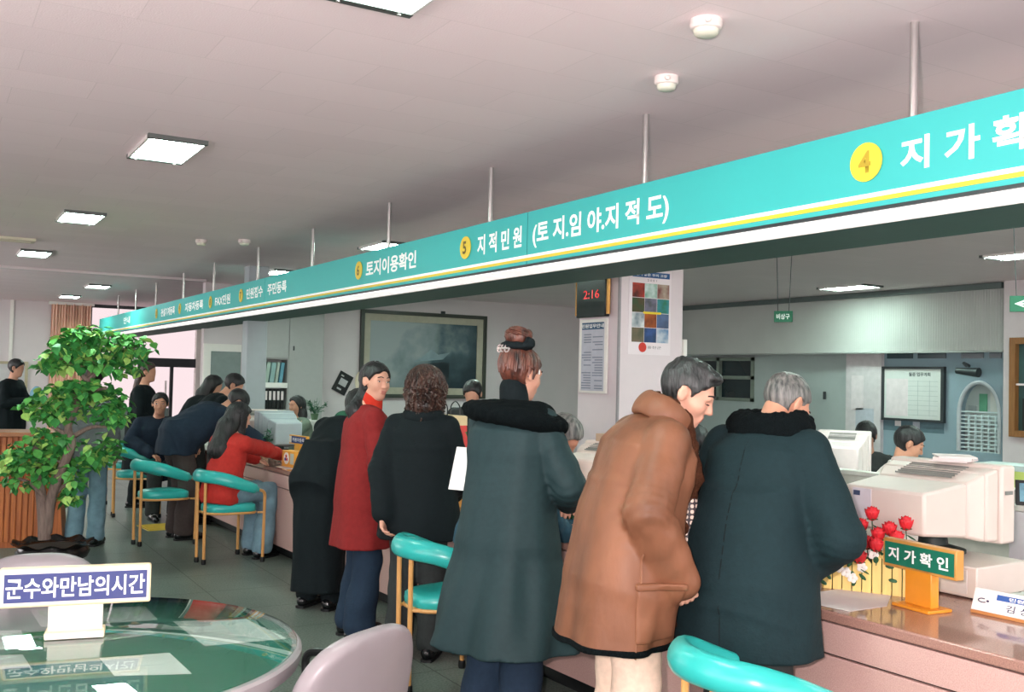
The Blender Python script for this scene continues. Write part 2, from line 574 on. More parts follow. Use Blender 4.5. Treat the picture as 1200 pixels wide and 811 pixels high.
    # spot lamp on an arm above the arch
    sp = thing('spot_lamp', 'grey spotlight on a bracket above the arched grille', 'lamp', (Xb, at(1145, 432, x=Xb).y, at(1145, 432, x=Xb).z))
    MB().tube([(0, .1, .03), (-.1, .1, .06), (-.2, 0, .03)], .018).build('arm', M_DARKM, sp)
    MB().tube([(-.2, .12, -.03), (-.2, -.16, -.05)], [.035, .055], 14).build('lamp_head', M_DARKM, sp)
    # flat wall pier at the right edge of the picture, with a framed glass cabinet
    Xr = X - .06
    yr = at(1176, 400, x=Xr).y
    tag(box_obj('wall_pier', (Xr, yr - 3.2, 0), (X1, yr, CZ), mat('pink_wall', S(216, 205, 207), .8, var=.02)), kind='structure')
    fy0, fy1 = at(1188, 450, x=Xr).y, at(1188, 450, x=Xr).y - 1.0
    fz0, fz1 = at(1194, 512, x=Xr).z, at(1194, 396, x=Xr).z
    fc = thing('display_case', 'wooden framed display case on the right wall pier', 'display case', (Xr, (fy0 + fy1) / 2, (fz0 + fz1) / 2))
    hy, hz = (fy0 - fy1) / 2, (fz1 - fz0) / 2
    wd = mat('honey_wood', S(150, 102, 58), .5, var=.15, scale=8, stretch=(4, 4, .6))
    f = MB()
    f.box((-.09, hy - .07, -hz), (0, hy, hz)).box((-.09, -hy, -hz), (0, -hy + .07, hz)).box((-.09, -hy + .07, hz - .07), (0, hy - .07, hz)).box((-.09, -hy + .07, -hz), (0, hy - .07, -hz + .07))
    f.build('frame', wd, fc, 30, .004)
    box_obj('backing', (-.02, -hy + .07, -hz + .07), (-.005, hy - .07, hz - .07), mat('case_back', S(60, 90, 88), .5, var=.3, scale=3), fc)
    box_obj('shelf', (-.07, -hy + .07, .02), (-.02, hy - .07, .04), M_STEEL, fc)
    box_obj('curio', (-.06, hy - .3, -hz + .07), (-.025, hy - .14, -.12), mat('curio_black', S(30, 30, 28), .4), fc)
    # whiteboard
    Xw = Xb - .02
    y0_, y1_ = at(1104, 460, x=Xw).y, at(1037, 460, x=Xw).y
    z0_, z1_ = at(1070, 491, x=Xw).z, at(1070, 432.5, x=Xw).z
    bd = thing('notice_whiteboard', 'framed white schedule board hanging on the blue grey wall', 'whiteboard', (Xw, (y0_ + y1_) / 2, z0_))
    hy, hh = (y1_ - y0_) / 2, z1_ - z0_
    box_obj('board', (-.01, -hy, 0), (.018, hy, hh), mat('board_white', S(208, 212, 208), .35, var=.02), bd)
    f = MB()
    f.box((-.03, hy, -.03), (.02, hy + .04, hh + .03)).box((-.03, -hy - .04, -.03), (.02, -hy, hh + .03)).box((-.03, -hy, hh), (.02, hy, hh + .03)).box((-.03, -hy, -.03), (.02, hy, 0))
    f.build('frame', M_DARKM, bd, 0)
    ink = mat('ink', S(70, 78, 80), .6)
    g = MB()
    for k in range(1, 5):
        g.box((-.0115, hy - 2 * hy * k / 5 - .003, .04), (-.0105, hy - 2 * hy * k / 5 + .003, hh - .14))
    for k in range(8):
        z = .05 + (hh - .2) * k / 7
        g.box((-.0115, -hy + .05, z - .002), (-.0105, hy - .05, z + .002))
    g.build('printed_grid', mat('grid_ink', S(168, 176, 174), .6), bd, 0)
    box_obj('poster', (-.013, .06, .03), (-.0105, hy - .03, hh - .12), mat('pink_sheet', S(222, 210, 212), .6), bd)
    text('월중 업무계획', hy * .75, .05, (-.0115, .05, hh - .09), (0, -1, 0), (0, 0, 1), ink, bd)
    # darker panel the whiteboard hangs over, and a pale low cabinet
    tag(box_obj('wall_panel', (Xb - .005, at(1107, 460, x=Xb).y, at(1070, 506, x=Xb).z), (Xb, at(1036, 460, x=Xb).y, at(1070, 490, x=Xb).z), mat('panel_slate', S(92, 116, 126), .6)), kind='structure')
    # sheets of paper on the pale pillar
    for k, (pa, pb, qa, qb) in enumerate(((998, 1012, 440, 480), (1003, 1024, 478, 505), (1049, 1056, 489, 499), (1070, 1078, 490, 503))):
        xx = X + .138 if k < 2 else Xb - .006
        o3 = MB().box((xx - .004, at(pb, qa, x=xx).y, at(pa, qb, x=xx).z), (xx, at(pa, qa, x=xx).y, at(pa, qa, x=xx).z)).build('notice_sheet', mat('sheet_%d' % (k % 2), (S(222, 212, 214), S(182, 186, 196))[k % 2] if k < 2 else S(225, 222, 214), .7), None, 0)
        tag(o3, ('white sheet pinned high on the pale pillar by the whiteboard', 'bluish sheet pinned low on the pale pillar by the whiteboard', 'small white tag under the left half of the whiteboard', 'small white tag under the middle of the whiteboard')[k], 'paper', 'sheets pinned round the whiteboard')
    lk = MB().tube([(Xb - .03, at(968, 464, x=Xb).y, at(968, 468, x=Xb).z), (Xb - .03, at(968, 464, x=Xb).y, at(968, 459, x=Xb).z)], .02).build('door_lock', M_DARKM, None)
    tag(lk, 'small dark lever lock on the grey green partition door', 'lock')
office_side()

# pillars
def pillars():
    cp = at(725, 400, y=6.5)
    cx0, cy0 = cp.x, 6.5
    cx1 = at(800, 400, y=6.5).x
    cy1 = at(678, 400, x=cx0).y
    o = box_obj('pillar_main', (cx0, cy0, 0), (cx1, cy1, CZ), mat('pillar_white', S(222, 208, 212), .6, var=.015), None, .012)
    tag(o, kind='structure')
    # grey corner guard and cable strip
    MB().box((cx0 - .006, cy0 - .006, 0), (cx0 + .012, cy0 + .012, CZ)).build('edge_strip', mat('strip_grey', S(150, 144, 148), .5), o, 0)
    MB().box((cx1 + .0, cy0 - .01, 0), (cx1 + .04, cy0 + .04, at(803, 398, y=6.5).z)).build('cable_trunk', M_WHITE, o, 0)
    p2 = at(283, 420, x=3.15)
    o2 = box_obj('pillar_slim', (3.15, p2.y - .2, 0), (3.38, p2.y, CZ), mat('pillar_grey', S(172, 180, 184), .6, var=.02), None, .01)
    tag(o2, kind='structure')
    return cx0, cy0, cx1, cy1
CX0, CY0, CX1, CY1 = pillars()

# grey tall cabinets at the left end of the painting wall, with a niche of files
def left_cabinets():
    YC = PY - .45
    xa, xb = at(304, 400, y=YC).x, at(380, 400, y=YC).x
    na, nb = at(303, 450, y=YC).x + .02, at(337, 450, y=YC).x
    zn0, zn1 = at(320, 480, y=YC).z, at(320, 421, y=YC).z
    zm = at(320, 451, y=YC).z
    c = thing('wall_cupboard', 'tall grey built-in cupboard with open file niche left of the painting', 'cupboard', (xa, YC, 0))
    mc = mat('cupboard_grey', S(172, 172, 170), .55, var=.02)
    w, n0, n1, D = xb - xa, na - xa, nb - xa, .44
    b = MB()
    b.box((n1, .02, 0), (w, D, CZ)).box((0, .02, 0), (n1, D, zn0)).box((0, .02, zn1), (n1, D, CZ)).box((0, .3, zn0), (n1, D, zn1)).box((0, .02, zn0), (n0, .3, zn1))
    b.build('carcass', mc, c, 0)
    xm = (n1 + w) / 2
    for (a, e, z0, z1) in ((n1 + .01, w - .01, zn0, CZ - .02), (n1 + .01, w - .01, .02, zn0 - .01), (.01, n1 - .005, .02, zn0 - .02), (.01, n1 - .005, zn1 + .02, CZ - .02)):
        d = box_obj('door', (a, -.002, z0), (e, .02, z1), mc, c, .003)
        MB().tube([(a + .06, -.012, (z0 + z1) / 2 - .03), (a + .06, -.012, (z0 + z1) / 2 + .03)], .01, 8).build('knob', M_DARKM, d)
    box_obj('shelf', (n0, .0, zm - .04), (n1, .3, zm + .03), M_WHITE, c)
    # files and binders in the niche: things that stand on the shelves
    k = 0
    x = xa + n0 + .02
    cols = [S(150, 176, 160), S(168, 188, 176), S(140, 170, 168), S(178, 192, 180), S(96, 150, 168)]
    while x < xa + n1 - .06:
        wd = .035 + .012 * (k % 3)
        t = .05 * math.sin(k * 1.7)
        M = Matrix.Translation((x, YC + .04, zm + .033)) @ Matrix.Rotation(.12, 4, 'Y')
        o = MB().box((0, 0, 0), (wd, .22, (zn1 - zm) * .80), M).build('file_folder', mat('file_%d' % (k % 5), cols[k % 5], .6), None, 0)
        tag(o, 'pale green file leaning on the upper shelf of the cupboard niche', 'folder', 'files in the upper niche')
        x += wd + .018
        k += 1
    x = xa + n0 + .015
    k = 0
    while x < xa + n1 - .05:
        b = thing('binder', 'black binder with white spine label in the lower niche', 'binder', (x, YC + .03, zn0 + .001), 0, 'binders in the lower niche')
        box_obj('cover', (0, 0, 0), (.05, .22, (zm - zn0) * .82), M_BLACK, b, .003)
        box_obj('spine_label', (.009, -.002, (zm - zn0) * .38), (.041, 0, (zm - zn0) * .74), M_PAPER, b)
        x += .056
        k += 1
    # grey door further left
    da, db = at(246, 430, y=PY).x, at(281, 430, y=PY).x
    dz = at(262, 412, y=PY).z
    o = MB().box((da, PY - .05, 0), (db, PY - .002, dz)).build('door_2', mat('grey_door', S(126, 138, 136), .5), None, 0, .006)
    tag(o, kind='structure')
    f = MB().box((da - .1, PY - .06, 0), (da - .005, PY - .001, dz + .1)).box((da - .005, PY - .06, dz), (db, PY - .001, dz + .1))
    f.build('frame', M_WHITE, o, 0)
    MB().ell((da + .9 * (db - da), PY - .08, 1.0), (.03, .04, .03)).build('knob', M_STEEL, o)
left_cabinets()

# ------------------------------------------------------------------ hanging sign canopy over the counter
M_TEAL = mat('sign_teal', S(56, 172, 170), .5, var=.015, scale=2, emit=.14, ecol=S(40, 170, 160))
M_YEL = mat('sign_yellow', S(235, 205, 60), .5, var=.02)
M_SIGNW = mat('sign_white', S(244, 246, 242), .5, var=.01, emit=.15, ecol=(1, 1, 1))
SX, SZ0, SZ1 = 2.72, 2.15, 2.425
def canopy():
    ya, yb = 0.5, 19.0
    c = thing('hanging_sign', 'long teal hanging counter sign on steel rods with Korean lettering and yellow number discs', 'sign', (SX, ya, SZ0))
    L = lambda x, y, z: (x - SX, y - ya, z - SZ0)
    seams = [ya, 4.49, 9.13, 13.78, yb]
    for a, b in zip(seams[:-1], seams[1:]):
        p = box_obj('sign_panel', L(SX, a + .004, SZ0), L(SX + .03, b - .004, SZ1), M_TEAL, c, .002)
    MB().box(L(SX + .004, ya, SZ0 + .002), L(SX + .034, yb, SZ1 - .004)).build('backing_board', M_BLACK, c, 0)
    box_obj('white_stripe', L(SX - .003, ya, 2.183), L(SX + .001, yb, 2.198), M_SIGNW, c)
    box_obj('yellow_stripe', L(SX - .003, ya, 2.168), L(SX + .001, yb, 2.183), M_YEL, c)
    # body of the canopy behind the panel: dark housing, lit strip under its front edge
    dk = mat('housing_green_black', S(40, 82, 76), .6, var=.05)
    h = MB()
    h.box(L(SX + .034, ya, 2.16), L(SX + .62, yb, 2.40)).box(L(SX + .175, ya, 2.128), L(SX + .62, yb, 2.16))
    h.build('housing', dk, c, 0)
    glow = mat('diffuser_white', S(246, 244, 242), .4, var=.01, emit=CANOPY_E, ecol=(1, .97, .95))
    y = 2.145 - .71 * 2
    while y < yb - .1:
        y2 = min(y + .71, yb - .01)
        box_obj('light_diffuser', L(SX + .012, y + .006, 2.131), L(SX + .172, y2 - .006, 2.158), glow, c)
        y += .71
    box_obj('lip_rail', L(SX + .0, ya, 2.138), L(SX + .012, yb, 2.15), M_DARKM, c)
    box_obj('lip_rail', L(SX + .172, ya, 2.126), L(SX + .18, yb, 2.16), mat('rail_white', S(226, 226, 222), .4), c)
    for y in (.75, 2.152, 3.565, 4.983, 6.423, 7.988, 9.541, 11.215, 12.701, 14.359, 15.857, 17.4):
        r = MB().tube([L(SX + .05, y, 2.39), L(SX + .05, y, CZ)], .0135, 12).build('hanger_rod', M_STEEL, c)
    num = mat('number_ink', S(176, 150, 40), .5)
    num2 = mat('number_dark', S(110, 92, 30), .5)
    def line(ydisc, digit, words):
        if digit:
            d = MB()
            disc(d, L(SX - .004, ydisc, 2.305), (0, -1, 0), (0, 0, 1), .066, .003)
            dd = d.build('number_disc', M_YEL, c)
            text(digit, None, .075, L(SX - .004, ydisc + (.03 if len(digit) == 1 else .045), 2.268), (0, -1, 0), (0, 0, 1), num if digit == '4' else num2, dd, 'numeral', .03, .004)
        for (t, y0, y1, z0, hgt) in words:
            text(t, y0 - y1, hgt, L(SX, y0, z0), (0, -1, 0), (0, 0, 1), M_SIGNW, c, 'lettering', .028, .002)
    line(2.295, '4', [('지 가 확 인', 2.16, 1.56, 2.248, .108)])
    line(5.17, '5', [('지 적 민 원', 5.03, 4.54, 2.245, .115), ('(토 지.임 야.지 적 도)', 4.43, 3.33, 2.228, .135)])
    line(6.82, '6', [('토지이용확인', 6.69, 5.85, 2.245, .115)])
    line(9.91, '7', [('민원접수', 9.73, 9.19, 2.255, .105), ('주민등록', 9.04, 8.49, 2.255, .105)])
    line(11.12, '8', [('FAX민원', 10.93, 10.32, 2.25, .105)])
    line(12.62, '9', [('자동차등록', 12.35, 11.46, 2.25, .105)])
    line(14.02, '10', [('건설기계등록', 13.74, 12.91, 2.25, .105)])
    line(0, None, [('안내', 16.55, 16.0, 2.25, .105)])
canopy()

# ------------------------------------------------------------------ ceiling fixtures
def ceiling_fixtures():
    frame = mat('lamp_frame', S(84, 88, 86), .45, metal=.3)
    white = mat('lamp_trim', S(220, 212, 210), .5)
    glow = mat('lamp_diffuser', S(250, 248, 240), .5, var=.0, emit=LAMP_E, ecol=(0.74, 1.0, 0.89))
    dim = mat('lamp_diffuser_off', S(205, 206, 196), .4, var=.02)
    G = 'recessed ceiling lamps'
    spots = [
        (1.107, 5.61, 'square lit ceiling lamp nearest above the round table', 1, 0),
        (1.055, 8.56, 'lit ceiling lamp second along the left row, above the potted tree', 1, 0),
        (0.996, 11.61, 'lit ceiling lamp third along the left row', 1, 0),
        (2.185, 15.6, 'lit ceiling lamp far off, nearer of the two by the entrance', 1, 0),
        (2.12, 18.2, 'lit ceiling lamp farthest off, next to the entrance wall', 1, 0),
        (1.20, 2.70, 'ceiling lamp cut off by the top edge of the picture', 1, 0),
        (3.64, 11.65, 'lit ceiling lamp peeping over the sign between two rods', 1, 0),
        (3.66, 8.56, 'ceiling lamp peeping over the sign above the number six', 1, 0),
        (6.60, 11.80, 'long lit lamp in the office ceiling left of the white pillar', 1, 1),
        (9.59, 8.33, 'lit lamp in the office ceiling above the pleated blind', 1, 1),
        (8.30, 5.25, 'lamp in the office ceiling at the right edge of the picture', 1, 1),
        (4.9, 4.2, 'lamp in the office ceiling hidden above the sign', 1, 1),  # from here on: unseen lamps added for ambient light
        (5.2, 8.9, 'lamp in the office ceiling behind the white pillar', 1, 1),
        (6.3, 3.2, 'lamp in the office ceiling off to the right', 1, 1),
        (8.2, 1.2, 'lamp in the office ceiling beyond the right edge', 1, 1),
        (4.9, 0.9, 'lamp in the office ceiling beside the end of the sign', 1, 1),
        (-1.2, 2.9, 'ceiling lamp of the waiting area left of the camera', 1, 0),
        (-1.2, 8.5, 'ceiling lamp of the waiting area left of the potted tree', 1, 0),
        (-1.2, 14.0, 'ceiling lamp of the waiting area far left', 1, 0),
    ]
    for (x, y, lab, on, big) in spots:
        w, l = (.15, .31) if not big else (.17, .36)
        c = thing('ceiling_lamp', lab, 'ceiling lamp', (x, y, CZ), 0, G)
        box_obj('frame', (-w, -l, -.022), (w, -l + .035, 0), frame, c)
        box_obj('frame', (-w, l - .035, -.022), (w, l, 0), frame, c)
        box_obj('side_trim', (-w, -l + .035, -.022), (-w + .012, l - .035, 0), white, c)
        box_obj('side_trim', (w - .012, -l + .035, -.022), (w, l - .035, 0), white, c)
        MB().box((-w + .012, -l + .035, -.012), (w - .012, l - .035, -.004)).build('diffuser', glow, c, 0)
        s = MB()
        for sx in (-1, 1):
            for sy in (-1, 1):
                s.lathe([(.008, -.026), (.008, -.022)], (sx * w * .7, sy * (l - .018), 0), 10)
        s.build('screws', M_STEEL, c)
    # grille between lamps on the far left
    v = thing('ceiling_vent', 'cream slotted air vent in the ceiling at the left edge', 'vent', (.68, 10.45, CZ))
    cr = mat('vent_cream', S(214, 206, 184), .5)
    f = MB().box((-.22, -.11, -.025), (.22, -.08, 0)).box((-.22, .08, -.025), (.22, .11, 0)).box((-.22, -.08, -.025), (-.19, .08, 0)).box((.19, -.08, -.025), (.22, .08, 0))
    f.build('frame', cr, v, 0)
    s = MB()
    for k in range(6):
        s.box((-.19, -.07 + k * .026, -.02), (.19, -.058 + k * .026, -.004))
    s.build('slats', cr, v, 0)
    # smoke detectors
    body = mat('detector_cream', S(226, 212, 208), .45, var=.02)
    lens = mat('detector_pale', S(218, 216, 200), .4)
    for (x, y, lab, sc) in ((2.20, 2.52, 'round smoke detector nearest the camera, above the sign', 1.0), (2.49, 3.08, 'round smoke detector with a side knob, next to the nearest one', .9),
                            (2.18, 9.34, 'small far detector, left one of the far pair above the sign', .95), (2.50, 9.07, 'small far detector, right one of the far pair above the sign', 1.0)):
        d = thing('smoke_detector', lab, 'smoke detector', (x, y, CZ), .6, 'smoke detectors')
        MB().lathe([(.052 * sc, 0), (.054 * sc, -.02), (.05 * sc, -.03), (.04 * sc, -.034), (.02 * sc, -.035)], (0, 0, 0), 28).build('base', body, d, 40)
        MB().lathe([(.042 * sc, -.03), (.041 * sc, -.045), (.034 * sc, -.052), (.012 * sc, -.055)], (0, 0, 0), 28).build('sensor', lens, d, 40)
        MB().ell((-.055 * sc, -.02, -.018), (.012, .012, .01)).build('indicator', body, d)
    # hanging exit signs
    ex = mat('exit_green', S(28, 96, 70), .5, emit=.15, ecol=S(40, 130, 90))
    wt = mat('exit_white', S(220, 236, 226), .5, emit=.3, ecol=(1, 1, 1))
    for (px, py, dep, w, h, lab, body_t) in ((918, 371, 8.6, .155, .095, 'small green exit sign hanging on two cords above the office', '비상구'),
                                             (1203, 356, 6.6, .2, .105, 'green exit sign cut off by the right edge of the picture', '←')):
        p = atd(px, py, dep)
        e = thing('exit_sign', lab, 'exit sign', p, -1.0, 'hanging exit signs')
        box_obj('panel', (-w / 2, -.012, -h / 2), (w / 2, .012, h / 2), ex, e, .003)
        text(body_t, w * .72, h * .5, (-w * .36, -.012, -h * .25), (1, 0, 0), (0, 0, 1), wt, e, 'lettering', .01)
        for sx in (-1, 1):
            MB().tube([(sx * w * .3, 0, h / 2), (sx * w * .42, 0, CZ - p.z)], .003, 6).build('cord', M_DARKM, e)
ceiling_fixtures()

# ------------------------------------------------------------------ counter
M_GRAN = mat('pink_granite', S(206, 172, 164), .45, var=.0, scale=260, detail=2, col2=S(186, 148, 140), spec=.4)
M_GRANTOP = mat('polished_granite', S(176, 134, 120), .07, var=.0, scale=220, detail=3, col2=S(140, 108, 98), spec=.6)
CA = math.radians(2.0)
CR = Vector((2.84, 2.5, 0))
CZT = .745
def cpt(dx, dy, z=CZT):
    """point on the counter: dx back from its front edge, dy along it"""
    return Vector((CR.x + dx * math.cos(CA) - dy * math.sin(CA), CR.y + dx * math.sin(CA) + dy * math.cos(CA), z))
def counter():
    c = thing('service_counter', 'long pink granite service counter with dark grooves along its front', 'counter', CR, CA)
    y0, y1 = -1.9, 8.6
    box_obj('worktop', (0, y0, .708), (.78, y1, CZT), M_GRANTOP, c, .006)
    box_obj('front_board', (.012, y0, .592), (.05, y1, .70), M_GRAN, c, .002)
    box_obj('front_panel', (.012, y0, .10), (.05, y1, .584), M_GRAN, c, .002)
    MB().box((.03, y0, .05), (.74, y1, .708)).build('core', M_BLACK, c, 0)
    box_obj('plinth', (.10, y0, 0), (.72, y1, .10), M_BLACK, c)
counter()

# ------------------------------------------------------------------ desks behind the counter
M_DESK = mat('desk_grey', S(196, 194, 188), .5, var=.02)
M_DESKG = mat('desk_edge', S(120, 122, 118), .5)
def desk(lo, hi, h, lab, panel=True):
    d = thing('office_desk', lab, 'desk', (lo[0], lo[1], 0), 0)
    w, l = hi[0] - lo[0], hi[1] - lo[1]
    box_obj('desktop', (0, 0, h - .03), (w, l, h), M_DESK, d, .004)
    if panel:
        box_obj('modesty_panel', (.02, .03, .05), (.05, l - .03, h - .03), M_DESKG, d)
    for x in (.03, w - .07):
        for y in (.03, l - .07):
            box_obj('leg', (x, y, 0), (x + .04, y + .04, h - .03), M_DARKM, d)
desk((3.72, .8), (4.6, 2.3), .72, 'grey office desk behind the right end of the counter')
desk((3.66, 2.4), (4.5, 4.3), .72, 'grey office desk behind the cream monitor')
desk((3.58, 4.9), (4.3, 6.3), .72, 'grey office desk in front of the white pillar')
desk((3.50, 6.9), (4.3, 8.9), .72, 'grey office desk behind the fruit basket')
desk((4.3, 9.1), (5.0, 11.0), .72, 'grey office desk behind the long haired clerk')

# partition-topped desks deeper in the office
def partition(lo, hi, h, lab, m):
    o = thing('desk_partition', lab, 'partition', (lo[0], lo[1], 0))
    w, l = hi[0] - lo[0], hi[1] - lo[1]
    box_obj('panel', (0, 0, .04), (w, l, h - .03), m, o, .004)
    box_obj('top_cap', (-.008, -.008, h - .03), (w + .008, l + .008, h), M_DESK, o, .004)
    for y in (.05, l - .1):
        box_obj('foot', (-.06, y, 0), (w + .06, y + .05, .04), M_DARKM, o)
pa, pb = atd(944, 553, 6.1), atd(1062, 553, 5.6)
partition((5.05, pb.y - .6), (5.11, pa.y + .3), pa.z, 'low beige desk partition below the rounded white monitor', mat('partition_beige', S(196, 196, 186), .7))
desk((5.4, 5.0), (6.2, 5.75), .868, 'office desk behind the low beige partition')
pr = atd(1178, 590, 5.0)
partition((pr.x, pr.y - 1.4), (pr.x + .06, pr.y - .02), pr.z, 'grey desk partition at the right edge behind the big monitor', mat('partition_grey', S(190, 186, 190), .7))

# ------------------------------------------------------------------ monitors
M_CRT = mat('monitor_cream', S(208, 194, 186), .45, var=.015)
M_CRTG = mat('monitor_grey', S(150, 160, 164), .5, var=.02)
M_SCREEN = mat('screen_dark', S(20, 26, 28), .12, spec=.6)
def crt(lab, loc, rz, w=.40, h=.37, dep=.44, m=M_CRT, vents=True, sticker=False, base=.07):
    """screen looks along local +x; origin under the middle of the stand"""
    c = thing('crt_monitor', lab, 'monitor', loc, rz, 'computer monitors')
    z0, z1 = base, base + h
    b = MB()
    b.box((.10, -w / 2, z0), (.20, w / 2, z1))
    b.build('bezel', m, c, 35, .012)
    # rear housing narrows towards the back
    r = MB()
    a, t = w / 2 * .95, .98
    q = lambda x, yw, zl, zh: [(x, -yw, zl), (x, yw, zl), (x, yw, zh), (x, -yw, zh)]
    secs = [q(.10, w * .475, z0 + .01, z1 - .012), q(.02, w * .46, z0 + .012, z1 - .03), q(-.06, w * .40, z0 + .03, z1 - .07), q(.20 - dep, w * .36, z0 + .05, z1 - .10)]
    for s0, s1 in zip(secs[:-1], secs[1:]):
        r.hexa(s1, s0)
    r.build('rear_housing', m, c, 20, .012)
    box_obj('screen', (.196, -w / 2 + .03, z0 + .04), (.203, w / 2 - .03, z1 - .03), M_SCREEN, c)
    s = MB()
    s.lathe([(.13, 0), (.13, .012), (.06, .03), (.055, base + .02)], (0.03, 0, 0), 28)
    s.build('stand', mat('stand_dark', S(30, 42, 40), .5), c)
    if vents:
        v = MB()
        for k in range(7):
            v.box((-.05 + k * .02, -w * .25, z1 - .055 - .0 * k + (.035 * (k / 6))), (-.045 + k * .02, w * .25, z1 - .048 + .035 * (k / 6)))
        v.build('vent_slots', M_DESKG, c, 0)
    if sticker:
        x = .20 - dep
        MB().box((x - .003, w * .10, z0 + .09), (x + .002, w * .27, z0 + .21)).build('label_sheet', mat('label_grey', S(196, 190, 198), .5), c, 0)
        MB().box((x - .004, w * .20, z0 + .18), (x + .002, w * .26, z0 + .20)).build('logo_mark', mat('logo_blue', S(50, 60, 90), .5), c, 0)
        MB().box((.12, -w / 2 - .006, z0 + .20), (.17, -w / 2, z0 + .215)).build('handle_slot', M_DESKG, c, 0)
    return c
# big cream monitor on its case near the right edge
pcz = CZT
pc = thing('desktop_computer', 'flat cream desktop computer case under the big cream monitor', 'computer', (3.66, 2.62, .745), math.radians(3))
def pc_case():
    box_obj('case', (-.17, -.20, .006), (.19, .22, .125), M_CRT, pc, .006)
    box_obj('rear_panel', (-.174, -.16, .02), (-.17, .18, .11), mat('pc_rear', S(206, 198, 194), .5), pc)
    MB().lathe([(.006, .0), (.006, .004)], (0, 0, 0), 10).build('power_socket', M_BLACK, pc, M=Matrix.Translation((-.174, .12, .04)) @ Matrix.Rotation(-PI / 2, 4, 'Y'))
    for sx in (-.14, .16):
        for sy in (-.17, .19):
            MB().lathe([(.014, 0), (.014, .006)], (sx, sy, 0), 10).build('foot', M_BLACK, pc)
pc_case()
crt('big cream computer monitor seen from behind on the counter at right', (3.68, 2.76, .745 + .125), math.radians(4), .52, .318, .52, M_CRT, True, True, .055)
# papers lying on top of it
def paper_stack(lab, loc, rz, n=4, w=.21, l=.29, m=M_PAPER, cat='papers', group=None):
    c = thing('paper_stack', lab, cat, loc, rz, group)
    random.seed(int(loc[0] * 991 + loc[1] * 77))
    for k in range(n):
        M = Matrix.Translation((random.uniform(-.02, .02), random.uniform(-.02, .02), k * .006)) @ Matrix.Rotation(random.uniform(-.3, .3), 4, 'Z')
        MB().box((-l / 2, -w / 2, 0), (l / 2, w / 2, .0052), M).build('sheet', m, c, 0)
    return c

paper_stack('loose pile of white papers lying on top of the big cream monitor', (3.80, 2.74, .745 + .125 + .055 + .320), .6, 4, .15, .2)
crt('rounded white monitor seen from behind on the low beige partition desk', atd(986, 566, 7.0), math.radians(35), .36, .31, .40, mat('monitor_white', S(228, 216, 214), .4), True, False, .05)
crt('grey blue monitor side-on in front of the long haired clerk', (3.06, 9.62, .745), math.radians(95), .38, .36, .42, M_CRTG, False)
crt('white monitor seen from behind left of the grey blue monitor', (2.93, 10.05, .745), math.radians(60), .38, .36, .42, M_CRT, True)
crt('cream monitor seen from behind between the long grey green coat and brown coat', (3.85, 5.35, .72), math.radians(20), .42, .36, .44, mat('monitor_peach', S(232, 212, 204), .45), True)
bx = thing('cardboard_box', 'small brown box standing on the cream monitor by the white pillar', 'box', (3.95, 5.35, 1.155), .3)
box_obj('carton', (-.1, -.08, 0), (.1, .08, .05), mat('carton', S(176, 150, 128), .8), bx, .002)
box_obj('flap', (-.1, -.08, .05), (.1, -.005, .054), mat('carton_dark', S(160, 134, 112), .8), bx)
# printer with paper behind the roses
def printer(lab, loc, rz):
    p = thing('printer', lab, 'printer', loc, rz)
    box_obj('body', (-.2, -.2, 0), (.2, .2, .2), M_CRT, p, .015)
    box_obj('paper_tray', (-.16, -.16, .2), (.14, .16, .215), M_CRTG, p)
    MB().box((-.15, -.13, .216), (.12, .13, .235)).build('sheet', M_PAPER, p, 0)
    box_obj('output_slot', (-.205, -.15, .1), (-.2, .15, .13), M_BLACK, p)
printer('white printer loaded with paper behind the rose planter', (4.05, 3.35, .72), .2)
box_obj_ = None

# green box and photo frame at the right edge
g = atd(1187, 563, 5.6)
gb = thing('green_box', 'yellow green box at the right edge behind the big monitor', 'box', (g.x, g.y, .75), .2)
box_obj('body', (-.12, -.16, 0), (.12, .16, g.z - .75 + .06), mat('lime_green', S(186, 205, 110), .6), gb, .004)
box_obj('label', (-.122, .02, .2), (-.12, .1, .22), M_DARKM, gb)
box_obj('lid', (-.124, -.164, g.z - .69), (.124, .164, g.z - .66), mat('lid_clear', S(170, 190, 186), .3), gb)
desk((g.x - .14, g.y - .9), (g.x + .8, g.y + .45), .75, 'office desk at the right edge carrying the green box')
f = atd(1183, 585, 5.0)
pf = thing('desk_photo', 'small black photo frame standing at the right edge of the office', 'photo frame', (f.x + .03, f.y - .12, pr.z), -.9)
MB().box((-.09, -.006, 0), (.09, .008, .125)).build('frame', M_BLACK, pf, 0, .003, Matrix.Rotation(-.25, 4, 'X'))
MB().box((-.072, -.008, .018), (.072, -.006, .108)).build('photo', mat('photo_blue', S(120, 170, 190), .3, var=.6, scale=12, col2=S(30, 44, 60)), pf, 0, 0, Matrix.Rotation(-.25, 4, 'X'))
MB().box((-.02, .0, 0), (.02, .07, .004)).build('stand', M_BLACK, pf, 0)

